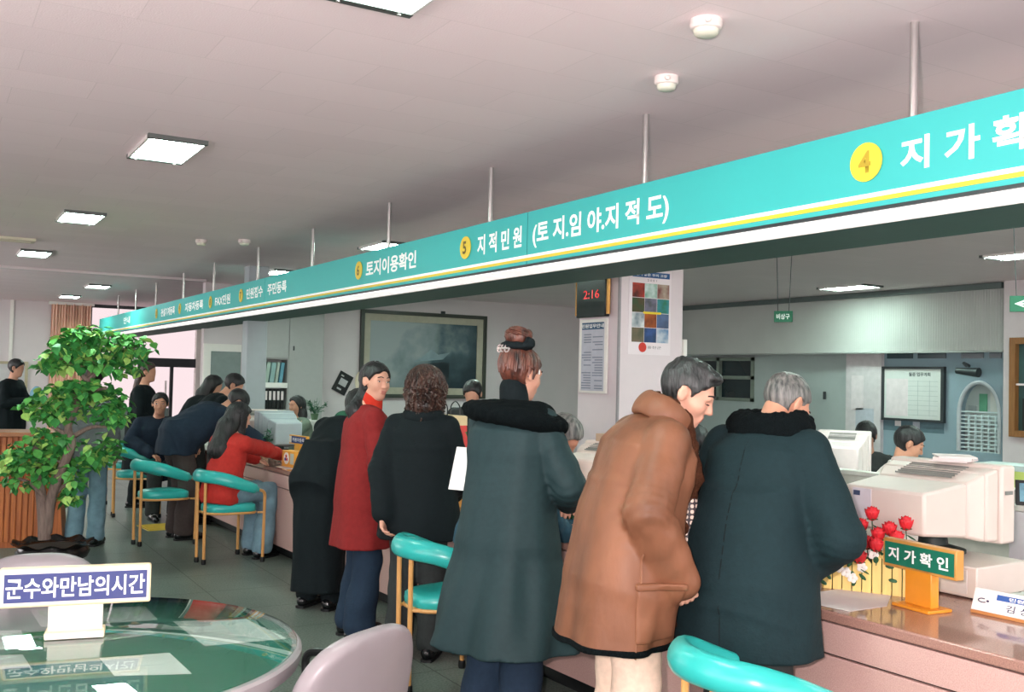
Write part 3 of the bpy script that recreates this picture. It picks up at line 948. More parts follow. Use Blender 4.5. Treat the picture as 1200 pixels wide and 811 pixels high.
# ------------------------------------------------------------------ things on the counter
def rose_planter():
    p0, p1 = Vector((3.14, 2.84, CZT)), Vector((3.30, 2.58, CZT))
    u = (p1 - p0).normalized()
    rz = math.atan2(u.y, u.x)
    L = (p1 - p0).length + .03
    c = thing('rose_planter', 'yellow picket planter of artificial red roses on the counter', 'planter', p0, rz)
    wood = mat('picket_yellow', S(238, 208, 128), .55, var=.08, scale=8, stretch=(6, 6, .8))
    n = 9
    for k in range(n):
        x = L * k / n
        h = .15 + .02 * math.sin(k * 1.3)
        for yy in (0, .12):
            w = L / n - .004
            MB().prism([(0, 0), (w, 0), (w, h - .018), (w / 2, h), (0, h - .018)], (x, yy + .008, 0), (1, 0, 0), (0, 0, 1), (0, -1, 0), .009).build('picket', wood, c, 0, .001)
    for x in (-.006, L - .006):
        box_obj('end_board', (x, .006, 0), (x + .012, .122, .14), wood, c)
    box_obj('soil', (.006, .01, .02), (L - .006, .118, .12), mat('moss', S(70, 90, 50), .9, var=.4, scale=40), c)
    red = mat('rose_red', S(214, 42, 52), .55, var=.12, scale=60)
    grn = mat('rose_leaf', S(44, 92, 62), .5, var=.2, scale=30)
    wh = mat('blossom_white', S(236, 232, 226), .6)
    random.seed(5)
    def rose(x, y, z, s=1.0):
        b = MB()
        for ring, (rr, nn, hh) in enumerate(((.006, 3, .044), (.013, 5, .041), (.0195, 6, .034))):
            for k in range(nn):
                a = 2 * PI * k / nn + ring * .5
                for dx_ in (0,):
                    # cupped petal
                    pts = []
                    for i in range(4):
                        t = i / 3
                        wr = rr * (.62 + .5 * math.sin(t * 1.9)) * (1 + .10 * (t > .9))
                        for j in range(3):
                            aa = a + (j - 1) * (1.25 / nn) * PI * (.55 + .5 * math.sin(t * PI * .8))
                            pts.append(((wr) * math.cos(aa) * s, (wr) * math.sin(aa) * s, (t * hh - (.004 if j != 1 and i == 3 else 0)) * s))
                    fs = []
                    for i in range(3):
                        for j in range(2):
                            fs.append((i * 3 + j, i * 3 + j + 1, (i + 1) * 3 + j + 1, (i + 1) * 3 + j))
                    b.add([(x + q[0], y + q[1], z + q[2]) for q in pts], fs)
        b.ell((x, y, z + .012 * s), (.011 * s, .011 * s, .016 * s), None, 8, 6)
        o = b.build('rose', red, c, 60)
        sm = o.modifiers.new('thick', 'SOLIDIFY'); sm.thickness = .0015
        g_ = MB().tube([(x, y, .11), (x + .004, y, (z + .11) / 2), (x, y, z + .004)], .0022, 6)
        for k in range(5):
            a = 2 * PI * k / 5
            g_.ell((x + .010 * s * math.cos(a), y + .010 * s * math.sin(a), z + .004), (.009 * s, .006 * s, .003), Matrix.Rotation(a, 3, 'Z'), 8, 4)
        for k in range(2):
            a = random.uniform(0, 6.28)
            zz = z - .03 - .02 * k
            g_.ell((x + .02 * math.cos(a), y + .02 * math.sin(a), zz), (.022, .011, .003), Matrix.Rotation(a, 3, 'Z') @ Matrix.Rotation(.5, 3, 'Y'), 8, 4)
        g_.build('rose_stem', grn, o)
    spots = [(.00, .03, .235), (.03, .05, .205), (.06, .10, .265), (.07, .03, .19), (.10, .06, .215), (.12, .03, .18), (.13, .08, .225), (.16, .04, .165),
             (.17, .09, .275), (.20, .05, .20), (.20, .0, .165), (.24, .06, .225), (.27, .04, .195), (.30, .07, .25), (.26, .10, .17), (.14, -.012, .115)]
    for (x, y, z) in spots:
        rose(x, y, z, 1.25)
    for (x, y, z) in ((.02, -.015, .10), (.06, -.017, .09), (.09, -.015, .075), (.115, -.016, .055), (.19, .0, .15), (.15, -.016, .10)):
        w = MB()
        for k in range(5):
            a = 2 * PI * k / 5
            w.ell((x + .011 * math.cos(a), y, z + .011 * math.sin(a)), (.010, .003, .010), None, 8, 5)
        w.build('white_blossom', wh, c)
    for k in range(12):
        a = random.uniform(0, 6.28)
        lf = MB()
        lf.ell((random.uniform(0, L), -.014, random.uniform(.02, .13)), (.017, .003, .008), Matrix.Rotation(a, 3, 'Y'), 8, 4)
        lf.build('garland_leaf', grn, c)
rose_planter()

def amber_nameplate(lab, loc, rz, words, board, w=.31, h=.10, stem=.105, cat='nameplate'):
    """board looks along local -x, width along local -y"""
    c = thing('counter_sign', lab, cat, loc, rz)
    amb = mat('amber_acrylic', S(222, 142, 40), .3, var=.04, spec=.5)
    gold = mat('frame_gold', S(198, 142, 72), .4, var=.06)
    box_obj('foot', (-.06, -.085, 0), (.06, .085, .012), amb, c, .003)
    box_obj('stem', (-.02, -.06, .012), (.02, .06, stem + .02), amb, c, .003)
    b = box_obj('board', (-.02, -w / 2, stem), (.02, w / 2, stem + h), gold, c, .004)
    box_obj('face', (-.023, -w / 2 + .008, stem + .012), (-.018, w / 2 - .012, stem + h - .012), board, b)
    text(words, w * .82, h * .46, (-.0232, w * .41, stem + h * .27), (0, -1, 0), (0, 0, 1), M_WTEXT, b, 'lettering', .03, .001)
    return c
q = at(1083, 702, z=CZT)
amber_nameplate('green and white counter sign on an amber stand beside the roses', (3.19, 2.42, CZT), CA - .12, '지 가 확 인', mat('board_green', S(26, 112, 88), .45), .335, .105, .132)

def white_nameplate():
    c = thing('desk_nameplate', 'white wedge nameplate with wooden base at the right edge of the counter', 'nameplate', (3.36, 2.13, CZT), CA + .05)
    w = .36
    wd = mat('nameplate_wood', S(190, 130, 76), .5, var=.12, scale=10)
    box_obj('base', (-.035, -w / 2, 0), (.04, w / 2, .012), wd, c, .002)
    MB().prism([(-.03, .012), (.035, .012), (.012, .085), (.0, .085)], (0, w / 2, 0), (1, 0, 0), (0, 0, 1), (0, -1, 0), w).build('plate', mat('plate_white', S(240, 236, 232), .35), c, 20)
    u, v = Vector((0, -1, 0)), Vector((.03, 0, .073)).normalized()
    o = Vector((-.03, w / 2, .012))
    blue = mat('print_blue', S(52, 90, 160), .5)
    navy = mat('print_navy', S(40, 44, 80), .5)
    n = u.cross(v)
    def rect(name, a, b, cc, d, m):
        MB().prism([(a, cc), (b, cc), (b, d), (a, d)], o + n * .0005, u, v, n, .0008).build(name, m, c, 0)
    rect('blue_band', .085, w - .01, .048, .068, blue)
    text('민원봉사과', .14, .013, o + u * .13 + v * .0515, u, v, M_WTEXT, c, 'lettering', .02, .0016)
    text('김 상', .085, .026, o + u * .125 + v * .012, u, v, navy, c, 'lettering', .01, .001)
    e = MB()
    ring = [(.036 + .016 * math.cos(a), .038 + .007 * math.sin(a)) for a in [k * PI / 8 for k in range(3, 15)]]
    e.tube([o + u * p[0] + v * p[1] + n * .001 for p in ring], .002, 6)
    e.ell(o + u * .055 + v * .038 + n * .001, (.003, .005, .004))
    e.build('emblem', navy, c)
white_nameplate()
# small pink figure beside the nameplate
pp = thing('stamp_holder', 'small pink and black desk trinket behind the white nameplate', 'trinket', (3.47, 2.05, CZT), 0)
MB().lathe([(.02, 0), (.02, .03), (.012, .05), (.004, .056)]).build('body', mat('pink_plastic', S(226, 140, 140), .5), pp)
box_obj('clip', (-.03, -.012, 0), (-.02, .012, .04), M_BLACK, pp)

def sheet(lab, pts, m, name='paper_sheet', cat='paper', z=CZT, group=None, th=.001):
    o = MB().prism([(p[0], p[1]) for p in pts], (0, 0, z + .0006), (1, 0, 0), (0, 1, 0), (0, 0, 1), th).build(name, m, None, 0)
    return tag(o, lab, cat, group)
sheet('white paper sheet lying on the counter under the old man\'s hands', [(2.86, 2.72), (2.90, 2.50), (3.10, 2.50), (3.30, 2.64), (3.22, 2.80), (3.0, 2.78)], M_PAPER)

# fruit gift box / basket between the two women
def fruit_bag():
    p = cpt(.10, 3.2)
    c = thing('fruit_gift_bag', 'colourful gift bag printed with red apples standing on the counter', 'bag', p, CA)
    m = bpy.data.materials.new('apple_print'); m.use_nodes = True
    MATS['apple_print'] = m
    nt = m.node_tree; b = nt.nodes['Principled BSDF']; b.inputs['Roughness'].default_value = .4
    tc = nt.nodes.new('ShaderNodeTexCoord'); vo = nt.nodes.new('ShaderNodeTexVoronoi'); vo.inputs['Scale'].default_value = 5.5; vo.inputs['Randomness'].default_value = .6
    nt.links.new(tc.outputs['Object'], vo.inputs['Vector'])
    r = nt.nodes.new('ShaderNodeValToRGB')
    r.color_ramp.interpolation = 'CONSTANT'
    els = r.color_ramp.elements
    els[0].position = 0; els[0].color = (*S(232, 96, 84), 1)
    els[1].position = .38; els[1].color = (*S(212, 62, 56), 1)
    e = els.new(.60); e.color = (*S(60, 110, 60), 1)
    e = els.new(.72); e.color = (*S(236, 214, 170), 1)
    nt.links.new(vo.outputs['Distance'], r.inputs[0]); nt.links.new(r.outputs[0], b.inputs['Base Color'])
    a, b2 = .0, .16
    B = [(a, -.15, 0), (b2, -.15, 0), (b2, .15, 0), (a, .15, 0)]
    T = [(a + .03, -.14, .56), (b2 - .03, -.14, .56), (b2 - .03, .14, .56), (a + .03, .14, .56)]
    MB().hexa(B, T).build('bag_body', m, c, 0, .004)
    MB().hexa([(-.002, -.152, 0), (b2 + .002, -.152, 0), (b2 + .002, .152, 0), (-.002, .152, 0)],
              [(.001, -.1515, .07), (b2 - .001, -.1515, .07), (b2 - .001, .1515, .07), (.001, .1515, .07)]).build('base_band', mat('bag_orange', S(214, 150, 70), .5, var=.15), c, 0)
    MB().hexa([(.026, -.142, .505), (b2 - .026, -.142, .505), (b2 - .026, .142, .505), (.026, .142, .505)],
              [(.028, -.142, .565), (b2 - .028, -.142, .565), (b2 - .028, .142, .565), (.028, .142, .565)]).build('top_band', mat('bag_cream', S(226, 206, 160), .5), c, 0)
    for x in (.035, b2 - .035):
        MB().tube(catmull([(x, -.06, .56), (x, -.055, .62), (x, 0, .65), (x, .055, .62), (x, .06, .56)], 5), .004, 6).build('handle', M_BLACK, c)
    text('사과', .12, .06, (.008, .06, .10), (0, -1, 0), (.05, 0, .5), mat('bag_blue', S(40, 60, 120), .5), c, 'lettering', .02, .004)
fruit_bag()

# pink and white blossoms in a pot at the counter, right of the grey green coat
def blossom_pot(lab, loc, cols, n=14, sp=.07, h=.16, pot=S(200, 190, 180), seed=1, name='flower_pot', flowers=True):
    c = thing(name, lab, 'potted plant', loc)
    random.seed(seed)
    MB().lathe([(.035, 0), (.05, .07), (.054, .075), (.046, .078), (.02, .07)], (0, 0, 0), 20).build('pot', mat('pot_%d' % seed, pot, .5), c)
    gr = mat('plant_green', S(40, 96, 66), .5, var=.3, scale=25)
    st, lv = MB(), MB()
    heads = [MB() for _ in cols]
    for k in range(n):
        a = random.uniform(0, 6.28); rr = sp * math.sqrt(random.random())
        tip = Vector((rr * math.cos(a), rr * math.sin(a), .075 + h * random.uniform(.45, 1)))
        st.tube([(0, 0, .07), tip * .5 + Vector((0, 0, .04)), tip], .0022, 5)
        for j in range(3):
            b = random.uniform(0, 6.28)
            p = tip * random.uniform(.55, .95)
            lv.ell((p.x + .018 * math.cos(b), p.y + .018 * math.sin(b), p.z), (.026, .012, .003), Matrix.Rotation(b, 3, 'Z') @ Matrix.Rotation(random.uniform(-.7, .5), 3, 'Y'), 8, 4)
        if flowers:
            hb = heads[k % len(cols)]
            for j in range(5):
                b = 2 * PI * j / 5
                hb.ell(tip + Vector((.012 * math.cos(b), .012 * math.sin(b), .004)), (.012, .010, .005), Matrix.Rotation(b, 3, 'Z'), 8, 5)
    st.build('stems', gr, c); lv.build('leaves', gr, c)
    if flowers:
        for i, hb in enumerate(heads):
            if hb.v:
                hb.build('blossom', mat('petal_%d_%d' % (seed, i), cols[i], .6), c)
blossom_pot('small pot of pink and white blossoms on the counter behind the brown coat', cpt(.10, 1.78), [S(236, 150, 150), S(240, 236, 232), S(232, 120, 130)], 16, .08, .10, S(226, 150, 140), 3)
blossom_pot('small leafy pot plant on the counter beside the red sweater', cpt(.26, 6.95), [S(60, 110, 70)], 16, .09, .22, S(150, 110, 80), 4, 'potted_plant', False)
blossom_pot('taller green pot plant behind the long haired clerk', (4.25, 12.0, .98), [S(60, 110, 70)], 22, .16, .20, S(90, 120, 90), 5, 'potted_plant', False)
tag(box_obj('file_cabinet', (4.05, 11.8, 0), (4.5, 12.2, .98), M_DESK, None, .006), 'low grey filing cabinet under the tall green pot plant', 'cabinet')
def pen_cup():
    c = thing('pen_cup', 'pen cup holding pens and yellow ruler before the dark haired head', 'pen cup', cpt(.30, 5.15))
    MB().lathe([(.035, 0), (.037, .1), (.033, .1), (.03, .01)], (0, 0, 0), 18).build('cup', mat('cup_pink', S(226, 190, 186), .5), c)
    for k, (a, cl) in enumerate(((.2, S(220, 200, 90)), (1.7, S(60, 120, 80)), (3.0, S(200, 190, 180)), (4.6, S(190, 150, 60)))):
        MB().tube([(.01 * math.cos(a), .01 * math.sin(a), .02), (.035 * math.cos(a), .035 * math.sin(a), .2 + .03 * k)], .0045, 6).build('pen', mat('pen_%d' % k, cl, .4), c)
pen_cup()
# yellow counter box with a red emblem and a blue name sign near the red sweater
def left_counter_goods():
    yl = mat('box_amber', S(226, 160, 62), .5, var=.05)
    c = thing('leaflet_box', 'amber leaflet box with round red and blue emblem on the counter', 'box', cpt(.12, 5.92), CA + .1)
    box_obj('body', (0, -.13, 0), (.09, .11, .14), yl, c, .004)
    d = MB(); disc(d, (-.001, .02, .075), (0, -1, 0), (0, 0, 1), .05, .002); d.build('emblem_disc', M_WHITE, c)
    for k, cl in enumerate((S(200, 50, 60), S(50, 60, 150), S(200, 50, 60))):
        a = PI / 2 + k * 2 * PI / 3
        d = MB(); disc(d, (-.004, .02 - .018 * math.cos(a), .075 + .018 * math.sin(a)), (0, -1, 0), (0, 0, 1), .014, .002); d.build('emblem_dot', mat('emblem_%d' % (k % 2), cl, .5), c)
    box_obj('side_opening', (-.002, -.115, .03), (.0, -.05, .12), mat('leaflet_pale', S(190, 200, 190), .6), c)
    c = thing('counter_sign', 'blue and white counter sign on amber frame by the red sweater', 'nameplate', cpt(.40, 6.45), CA + .15)
    box_obj('board', (0, -.17, .155), (.03, .15, .235), yl, c, .003)
    box_obj('stem', (.0, -.05, 0), (.03, .05, .16), yl, c)
    box_obj('face', (-.003, -.155, .165), (0, .10, .226), mat('face_navy', S(40, 66, 128), .45), c)
    box_obj('face_edge', (-.003, .10, .165), (0, .142, .226), M_WHITE, c)
    text('자동차등록', .22, .036, (-.0035, .085, .178), (0, -1, 0), (0, 0, 1), M_WTEXT, c, 'lettering', .02, .001)
    sheet('white form under the red sweater woman\'s arm', [tuple(cpt(.04, 5.75)[:2]), tuple(cpt(.26, 5.70)[:2]), tuple(cpt(.27, 5.98)[:2]), tuple(cpt(.05, 6.02)[:2])], M_PAPER)
    sheet('pink white form in front of the person bent over the counter', [tuple(cpt(.22, 4.55)[:2]), tuple(cpt(.48, 4.5)[:2]), tuple(cpt(.5, 4.9)[:2]), tuple(cpt(.24, 4.95)[:2])], mat('form_pink', S(236, 214, 206), .7))
left_counter_goods()
paper_stack('stack of pale ledgers standing at the far end of the counter', cpt(.40, 8.1), .2, 9, .24, .34)
def ledger(lab, x, y, z, rz, tilt, w, h, m):
    o = MB().box((-.02, -w / 2, 0), (.02, w / 2, h), Matrix.Translation((x, y, z)) @ Matrix.Rotation(rz, 4, 'Z') @ Matrix.Rotation(tilt, 4, 'Y')).build('ledger', m, None, 0, .003)
    return tag(o, lab, 'ledger', 'ledgers standing on the far counter')
for k in range(6):
    ledger(['white ledger standing leftmost on the far counter', 'cream ledger second from left on the far counter', 'pale green ledger third from left on the far counter',
            'cream ledger fourth from left on the far counter', 'white ledger fifth from left on the far counter', 'pale green ledger rightmost on the far counter'][k],
           *cpt(.62, 8.3 - k * .09)[:2], CZT, 1.2, .12, .2, .26 + .05 * (k % 2), mat('ledger_%d' % (k % 3), (S(214, 210, 204), S(200, 190, 168), S(170, 190, 178))[k % 3], .6))

# ------------------------------------------------------------------ on the pillar and the painting wall
def pillar_items():
    X = CX0
    def yy(px, py): return at(px, py, x=X).y
    # LED clock on the left face
    y0, y1 = yy(718, 340), yy(679, 340)
    z1, z0 = at(700, 312, x=X).z, at(700, 372, x=X).z
    c = thing('led_clock', 'black LED clock with gold sides on the white pillar', 'clock', (X, (y0 + y1) / 2, z0))
    hw, h = (y1 - y0) / 2, z1 - z0
    box_obj('case', (-.05, -hw + .03, 0), (-.001, hw - .03, h), mat('clock_black', S(14, 16, 16), .25), c, .008)
    gold = mat('clock_gold', S(196, 142, 72), .35, metal=.3)
    for s in (-1, 1):
        MB().tube([(-.03, s * (hw - .015), .02), (-.03, s * (hw - .015), h * .78)], .016, 10).build('side_trim', gold, c)
    text('2:16', hw * .95, h * .17, (-.0512, hw * .42, h * .36), (0, -1, 0), (0, 0, 1), mat('led_red', S(210, 36, 40), .4, emit=.45, ecol=(1, .06, .07)), c, 'digits', .01)
    # notice board
    y0, y1 = yy(713, 420), yy(681, 420)
    z1, z0 = at(700, 374, x=X).z, at(700, 461, x=X).z
    c = thing('notice_board', 'white framed timetable with blue header below the pillar clock', 'notice', (X, (y0 + y1) / 2, z0))
    hw, h = (y1 - y0) / 2, z1 - z0
    box_obj('frame', (-.02, -hw, 0), (-.001, hw, h), M_WHITE, c, .003)
    box_obj('sheet', (-.022, -hw + .035, .02), (-.02, hw - .035, h - .03), mat('sheet_grey', S(186, 186, 198), .6), c)
    box_obj('header', (-.024, -hw + .04, h * .86), (-.022, hw - .04, h * .955), mat('header_navy', S(50, 84, 116), .5), c)
    text('민원업무안내', hw * 1.6, h * .055, (-.0241, hw * .8, h * .88), (0, -1, 0), (0, 0, 1), M_WTEXT, c, 'heading', .02)
    g = MB(); random.seed(3)
    for k in range(22):
        z = h * (.06 + .76 * k / 22)
        for a, b in ((.78, .1), (.0, -.74)):
            if random.random() < .85:
                g.box((-.0232, hw * b, z), (-.0222, hw * (a if random.random() < .6 else (a + b) / 2 + .2), z + h * .014))
    g.build('printed_lines', mat('print_grey', S(120, 126, 142), .6), c, 0)
    # poster on the face turned to the room
    Yf = CY0
    xa, xb = at(740, 360, y=Yf).x, at(783.5, 360, y=Yf).x
    zt, zb = at(760, 319, y=Yf).z, at(760, 413, y=Yf).z
    c = thing('photo_poster', 'poster of twelve landscape photos under a blue bar on the white pillar', 'poster', ((xa + xb) / 2, Yf, zb))
    hw, h = (xb - xa) / 2, zt - zb
    box_obj('sheet', (-hw - .03, -.006, -.02), (hw + .02, -.001, h + .02), mat('poster_pink', S(232, 220, 224), .5, var=.01), c)
    box_obj('blue_bar', (-hw, -.008, h * .93), (hw, -.006, h * 1.0), mat('bar_blue', S(50, 90, 140), .5), c)
    text('살기 좋은 우리 고장', hw * 1.7, h * .035, (-hw * .85, -.008, h * .947), (1, 0, 0), (0, 0, 1), M_WTEXT, c, 'heading', .02, .0008)
    cols = [S(196, 70, 56), S(70, 140, 110), S(120, 60, 60), S(90, 60, 40), S(140, 130, 160), S(60, 140, 160), S(60, 90, 110), S(190, 100, 40), S(60, 70, 90), S(130, 110, 90), S(60, 90, 150), S(90, 130, 170)]
    col2 = [S(60, 30, 26), S(220, 230, 230), S(190, 180, 160), S(50, 80, 50), S(60, 70, 60), S(50, 110, 60), S(230, 232, 232), S(90, 40, 30), S(90, 110, 150), S(70, 80, 60), S(30, 50, 60), S(220, 220, 220)]
    for k in range(12):
        i, j = k % 3, k // 3
        x0 = -hw + 2 * hw * i / 3
        z0_ = h * (.86 - .185 * (j + 1))
        MB().box((x0 + .002, -.0075, z0_ + .002), (x0 + 2 * hw / 3 - .002, -.006, z0_ + h * .185 - .002)).build('photo_tile', mat('tile_%d' % k, cols[k], .4, scale=9, col2=col2[k]), c, 0)
    box_obj('yellow_strip', (-hw * .4, -.009, h * .478), (hw * .55, -.0075, h * .505), M_YEL, c)
    d = MB(); disc(d, (-hw * .4, -.006, h * .06), (1, 0, 0), (0, 0, 1), .04, .001); d.build('emblem', mat('emblem_red', S(206, 60, 50), .5), c)
    text('홍천군', hw * .75, h * .035, (-hw * .15, -.006, h * .045), (1, 0, 0), (0, 0, 1), mat('ink2', S(100, 90, 100), .6), c, 'lettering', .0)
    text('2 0 0 1', hw * .5, h * .025, (-hw * .2, -.006, h * .885), (1, 0, 0), (0, 0, 1), MATS['ink2'], c, 'lettering', .0)
pillar_items()

def painting():
    Yp = PY - .001
    xa, xb = at(421, 410, y=Yp).x, at(568, 420, y=Yp).x
    z1, z0 = at(495, 366.5, y=Yp).z, at(495, 466.5, y=Yp).z
    c = thing('framed_painting', 'large framed dark ink landscape with a roof, on the back wall', 'painting', ((xa + xb) / 2, Yp, z0))
    hw, h = (xb - xa) / 2, z1 - z0
    dk = mat('frame_olive', S(58, 62, 54), .4, var=.1)
    f = MB()
    t = .055
    f.box((-hw, -.06, 0), (-hw + t, 0, h)).box((hw - t, -.06, 0), (hw, 0, h)).box((-hw + t, -.06, 0), (hw - t, 0, t)).box((-hw + t, -.06, h - t), (hw - t, 0, h))
    f.build('frame', dk, c, 0, .004)
    g = MB()
    t2 = t + .10
    g.box((-hw + t, -.03, t), (-hw + t2, -.01, h - t)).box((hw - t2, -.03, t), (hw - t, -.01, h - t)).box((-hw + t2, -.03, t), (hw - t2, -.01, t2)).box((-hw + t2, -.03, h - t2), (hw - t2, -.01, h - t))
    g.build('mount', mat('mount_beige', S(176, 170, 152), .6), c, 0)
    m = bpy.data.materials.new('ink_landscape'); m.use_nodes = True
    nt = m.node_tree; b = nt.nodes['Principled BSDF']; b.inputs['Roughness'].default_value = .25
    tc = nt.nodes.new('ShaderNodeTexCoord')
    sp = nt.nodes.new('ShaderNodeSeparateXYZ'); nt.links.new(tc.outputs['Object'], sp.inputs[0])
    n = nt.nodes.new('ShaderNodeTexNoise'); n.inputs['Scale'].default_value = 2.2; n.inputs['Detail'].default_value = 7
    nt.links.new(tc.outputs['Object'], n.inputs['Vector'])
    # mountain mass to the right and below: v = noise + a*x - b*z
    m1 = nt.nodes.new('ShaderNodeMath'); m1.operation = 'MULTIPLY_ADD'; m1.inputs[1].default_value = .42 / hw
    nt.links.new(sp.outputs['X'], m1.inputs[0]); nt.links.new(n.outputs['Fac'], m1.inputs[2])
    m2 = nt.nodes.new('ShaderNodeMath'); m2.operation = 'MULTIPLY_ADD'; m2.inputs[1].default_value = -.55 / h
    nt.links.new(sp.outputs['Z'], m2.inputs[0]); nt.links.new(m1.outputs[0], m2.inputs[2])
    r = nt.nodes.new('ShaderNodeValToRGB')
    e = r.color_ramp.elements
    e[0].position = 0.0; e[0].color = (*S(150, 158, 160), 1)
    e[1].position = .62; e[1].color = (*S(22, 42, 50), 1)
    x = e.new(.22); x.color = (*S(112, 126, 130), 1)
    x = e.new(.36); x.color = (*S(58, 80, 88), 1)
    nt.links.new(m2.outputs[0], r.inputs[0]); nt.links.new(r.outputs[0], b.inputs['Base Color'])
    pic = MB().box((-hw + t2, -.012, t2), (hw - t2, -.005, h - t2)).build('picture', m, c, 0)
    ro = MB()
    ro.prism([(0, 0), (.5, .05), (.62, .16), (.42, .12), (.30, .20), (.18, .10)], (-hw * .18, -.0122, h * .42), (1, 0, 0), (0, 0, 1), (0, -1, 0), .001)
    ro.build('painted_roof', mat('roof_mist', S(120, 138, 144), .4, var=.3, scale=5), c, 0)
    ho = MB()
    ho.prism([(.1, -.28), (.6, -.28), (.62, .02), (.5, .04), (.1, -.01)], (-hw * .18, -.0122, h * .40), (1, 0, 0), (0, 0, 1), (0, -1, 0), .001)
    ho.build('painted_house', mat('house_ink', S(20, 36, 42), .4), c, 0)
    MB().box((hw * .25, -.03, h), (hw * .31, 0, h + .04)).build('hook', M_DARKM, c, 0)
    # tilted black clipboard and keys
    p = at(401, 449, y=Yp)
    cb = thing('clipboard', 'black clipboard with white labels hanging tilted left of the painting', 'clipboard', p)
    R = Matrix.Rotation(math.radians(27), 4, 'Y')
    MB().box((-.11, -.025, -.15), (.11, -.002, .15)).build('board', M_BLACK, cb, 0, .004, R)
    for a, b_, c_, d in ((-.075, -.03, .085, .105), (-.06, .06, -.04, .06), (-.05, .02, -.11, -.085)):
        MB().box((a, -.027, c_), (b_, -.025, d)).build('label', mat('label_pale', S(190, 188, 190), .6), cb, 0, 0, R)
    MB().tube([R @ Vector((-.02, -.012, .15)), (0.04, -.012, .22)], .003, 6).build('string', M_PAPER, cb)
    p = at(410, 467, y=Yp)
    k = thing('key_bunch', 'bunch of keys hanging on the wall left of the painting', 'keys', p)
    MB().tube([(.03 * math.cos(a), -.012, .08 + .03 * math.sin(a)) for a in [i * PI / 6 for i in range(13)]], .004, 6).build('ring', M_DARKM, k)
    for i in range(3):
        MB().box((-.035 + i * .025, -.012 - i * .004, -.06), (-.012 + i * .025, -.009 - i * .004, .06)).build('key', mat('key_steel', S(160, 156, 140), .4, metal=.5), k, 0)
    p = at(425, 447, y=Yp)
    l = thing('hat', 'cream straw fan hanging on the wall behind the red coat woman', 'fan', (p.x, Yp, p.z))
    d = MB(); d.ell((0, -.02, 0), (.13, .018, .17)); d.build('leaf', mat('cream_fan', S(236, 222, 196), .7), l)
    MB().tube([(0, -.02, -.16), (.02, -.02, -.30)], .012, 8).build('grip', mat('fan_grip', S(170, 140, 100), .6), l)
    l.name = 'hand_fan'
    # frames on the far wall
    Yf = Y1 - .001
    a, b2 = at(-6, 440, y=Yf), at(33, 424, y=Yf)
    lo = at(20, 500, y=Yf)
    fr = thing('wall_notice', 'pale framed notice on the far left wall', 'notice', ((a.x + b2.x) / 2, Yf, lo.z))
    hw, h = (b2.x - a.x) / 2, b2.z - lo.z
    f = MB(); t = .05
    f.box((-hw, -.04, 0), (-hw + t, 0, h)).box((hw - t, -.04, 0), (hw, 0, h)).box((-hw + t, -.04, 0), (hw - t, 0, t)).box((-hw + t, -.04, h - t), (hw - t, 0, h))
    f.build('frame', mat('frame_sand', S(180, 168, 140), .5), fr, 0)
    box_obj('sheet', (-hw + t, -.02, t), (hw - t, -.005, h - t), mat('notice_pale', S(198, 196, 196), .6, var=.06, scale=6), fr)
painting()

# ------------------------------------------------------------------ yellow tactile pad on the floor
def tactile():
    p = at(186, 618, z=0)
    c = thing('tactile_pad', 'yellow ribbed tactile pad on the floor under the teal chairs', 'tactile pad', (p.x, p.y, 0), .1)
    m = mat('tactile_yellow', S(206, 178, 70), .6, var=.1)
    box_obj('plate', (-.16, -.2, 0), (.16, .2, .006), m, c, .002)
    for k in range(6):
        MB().box((-.14, -.17 + k * .064, .006), (.14, -.145 + k * .064, .011)).build('ridge', m, c, 0, .002)
tactile()

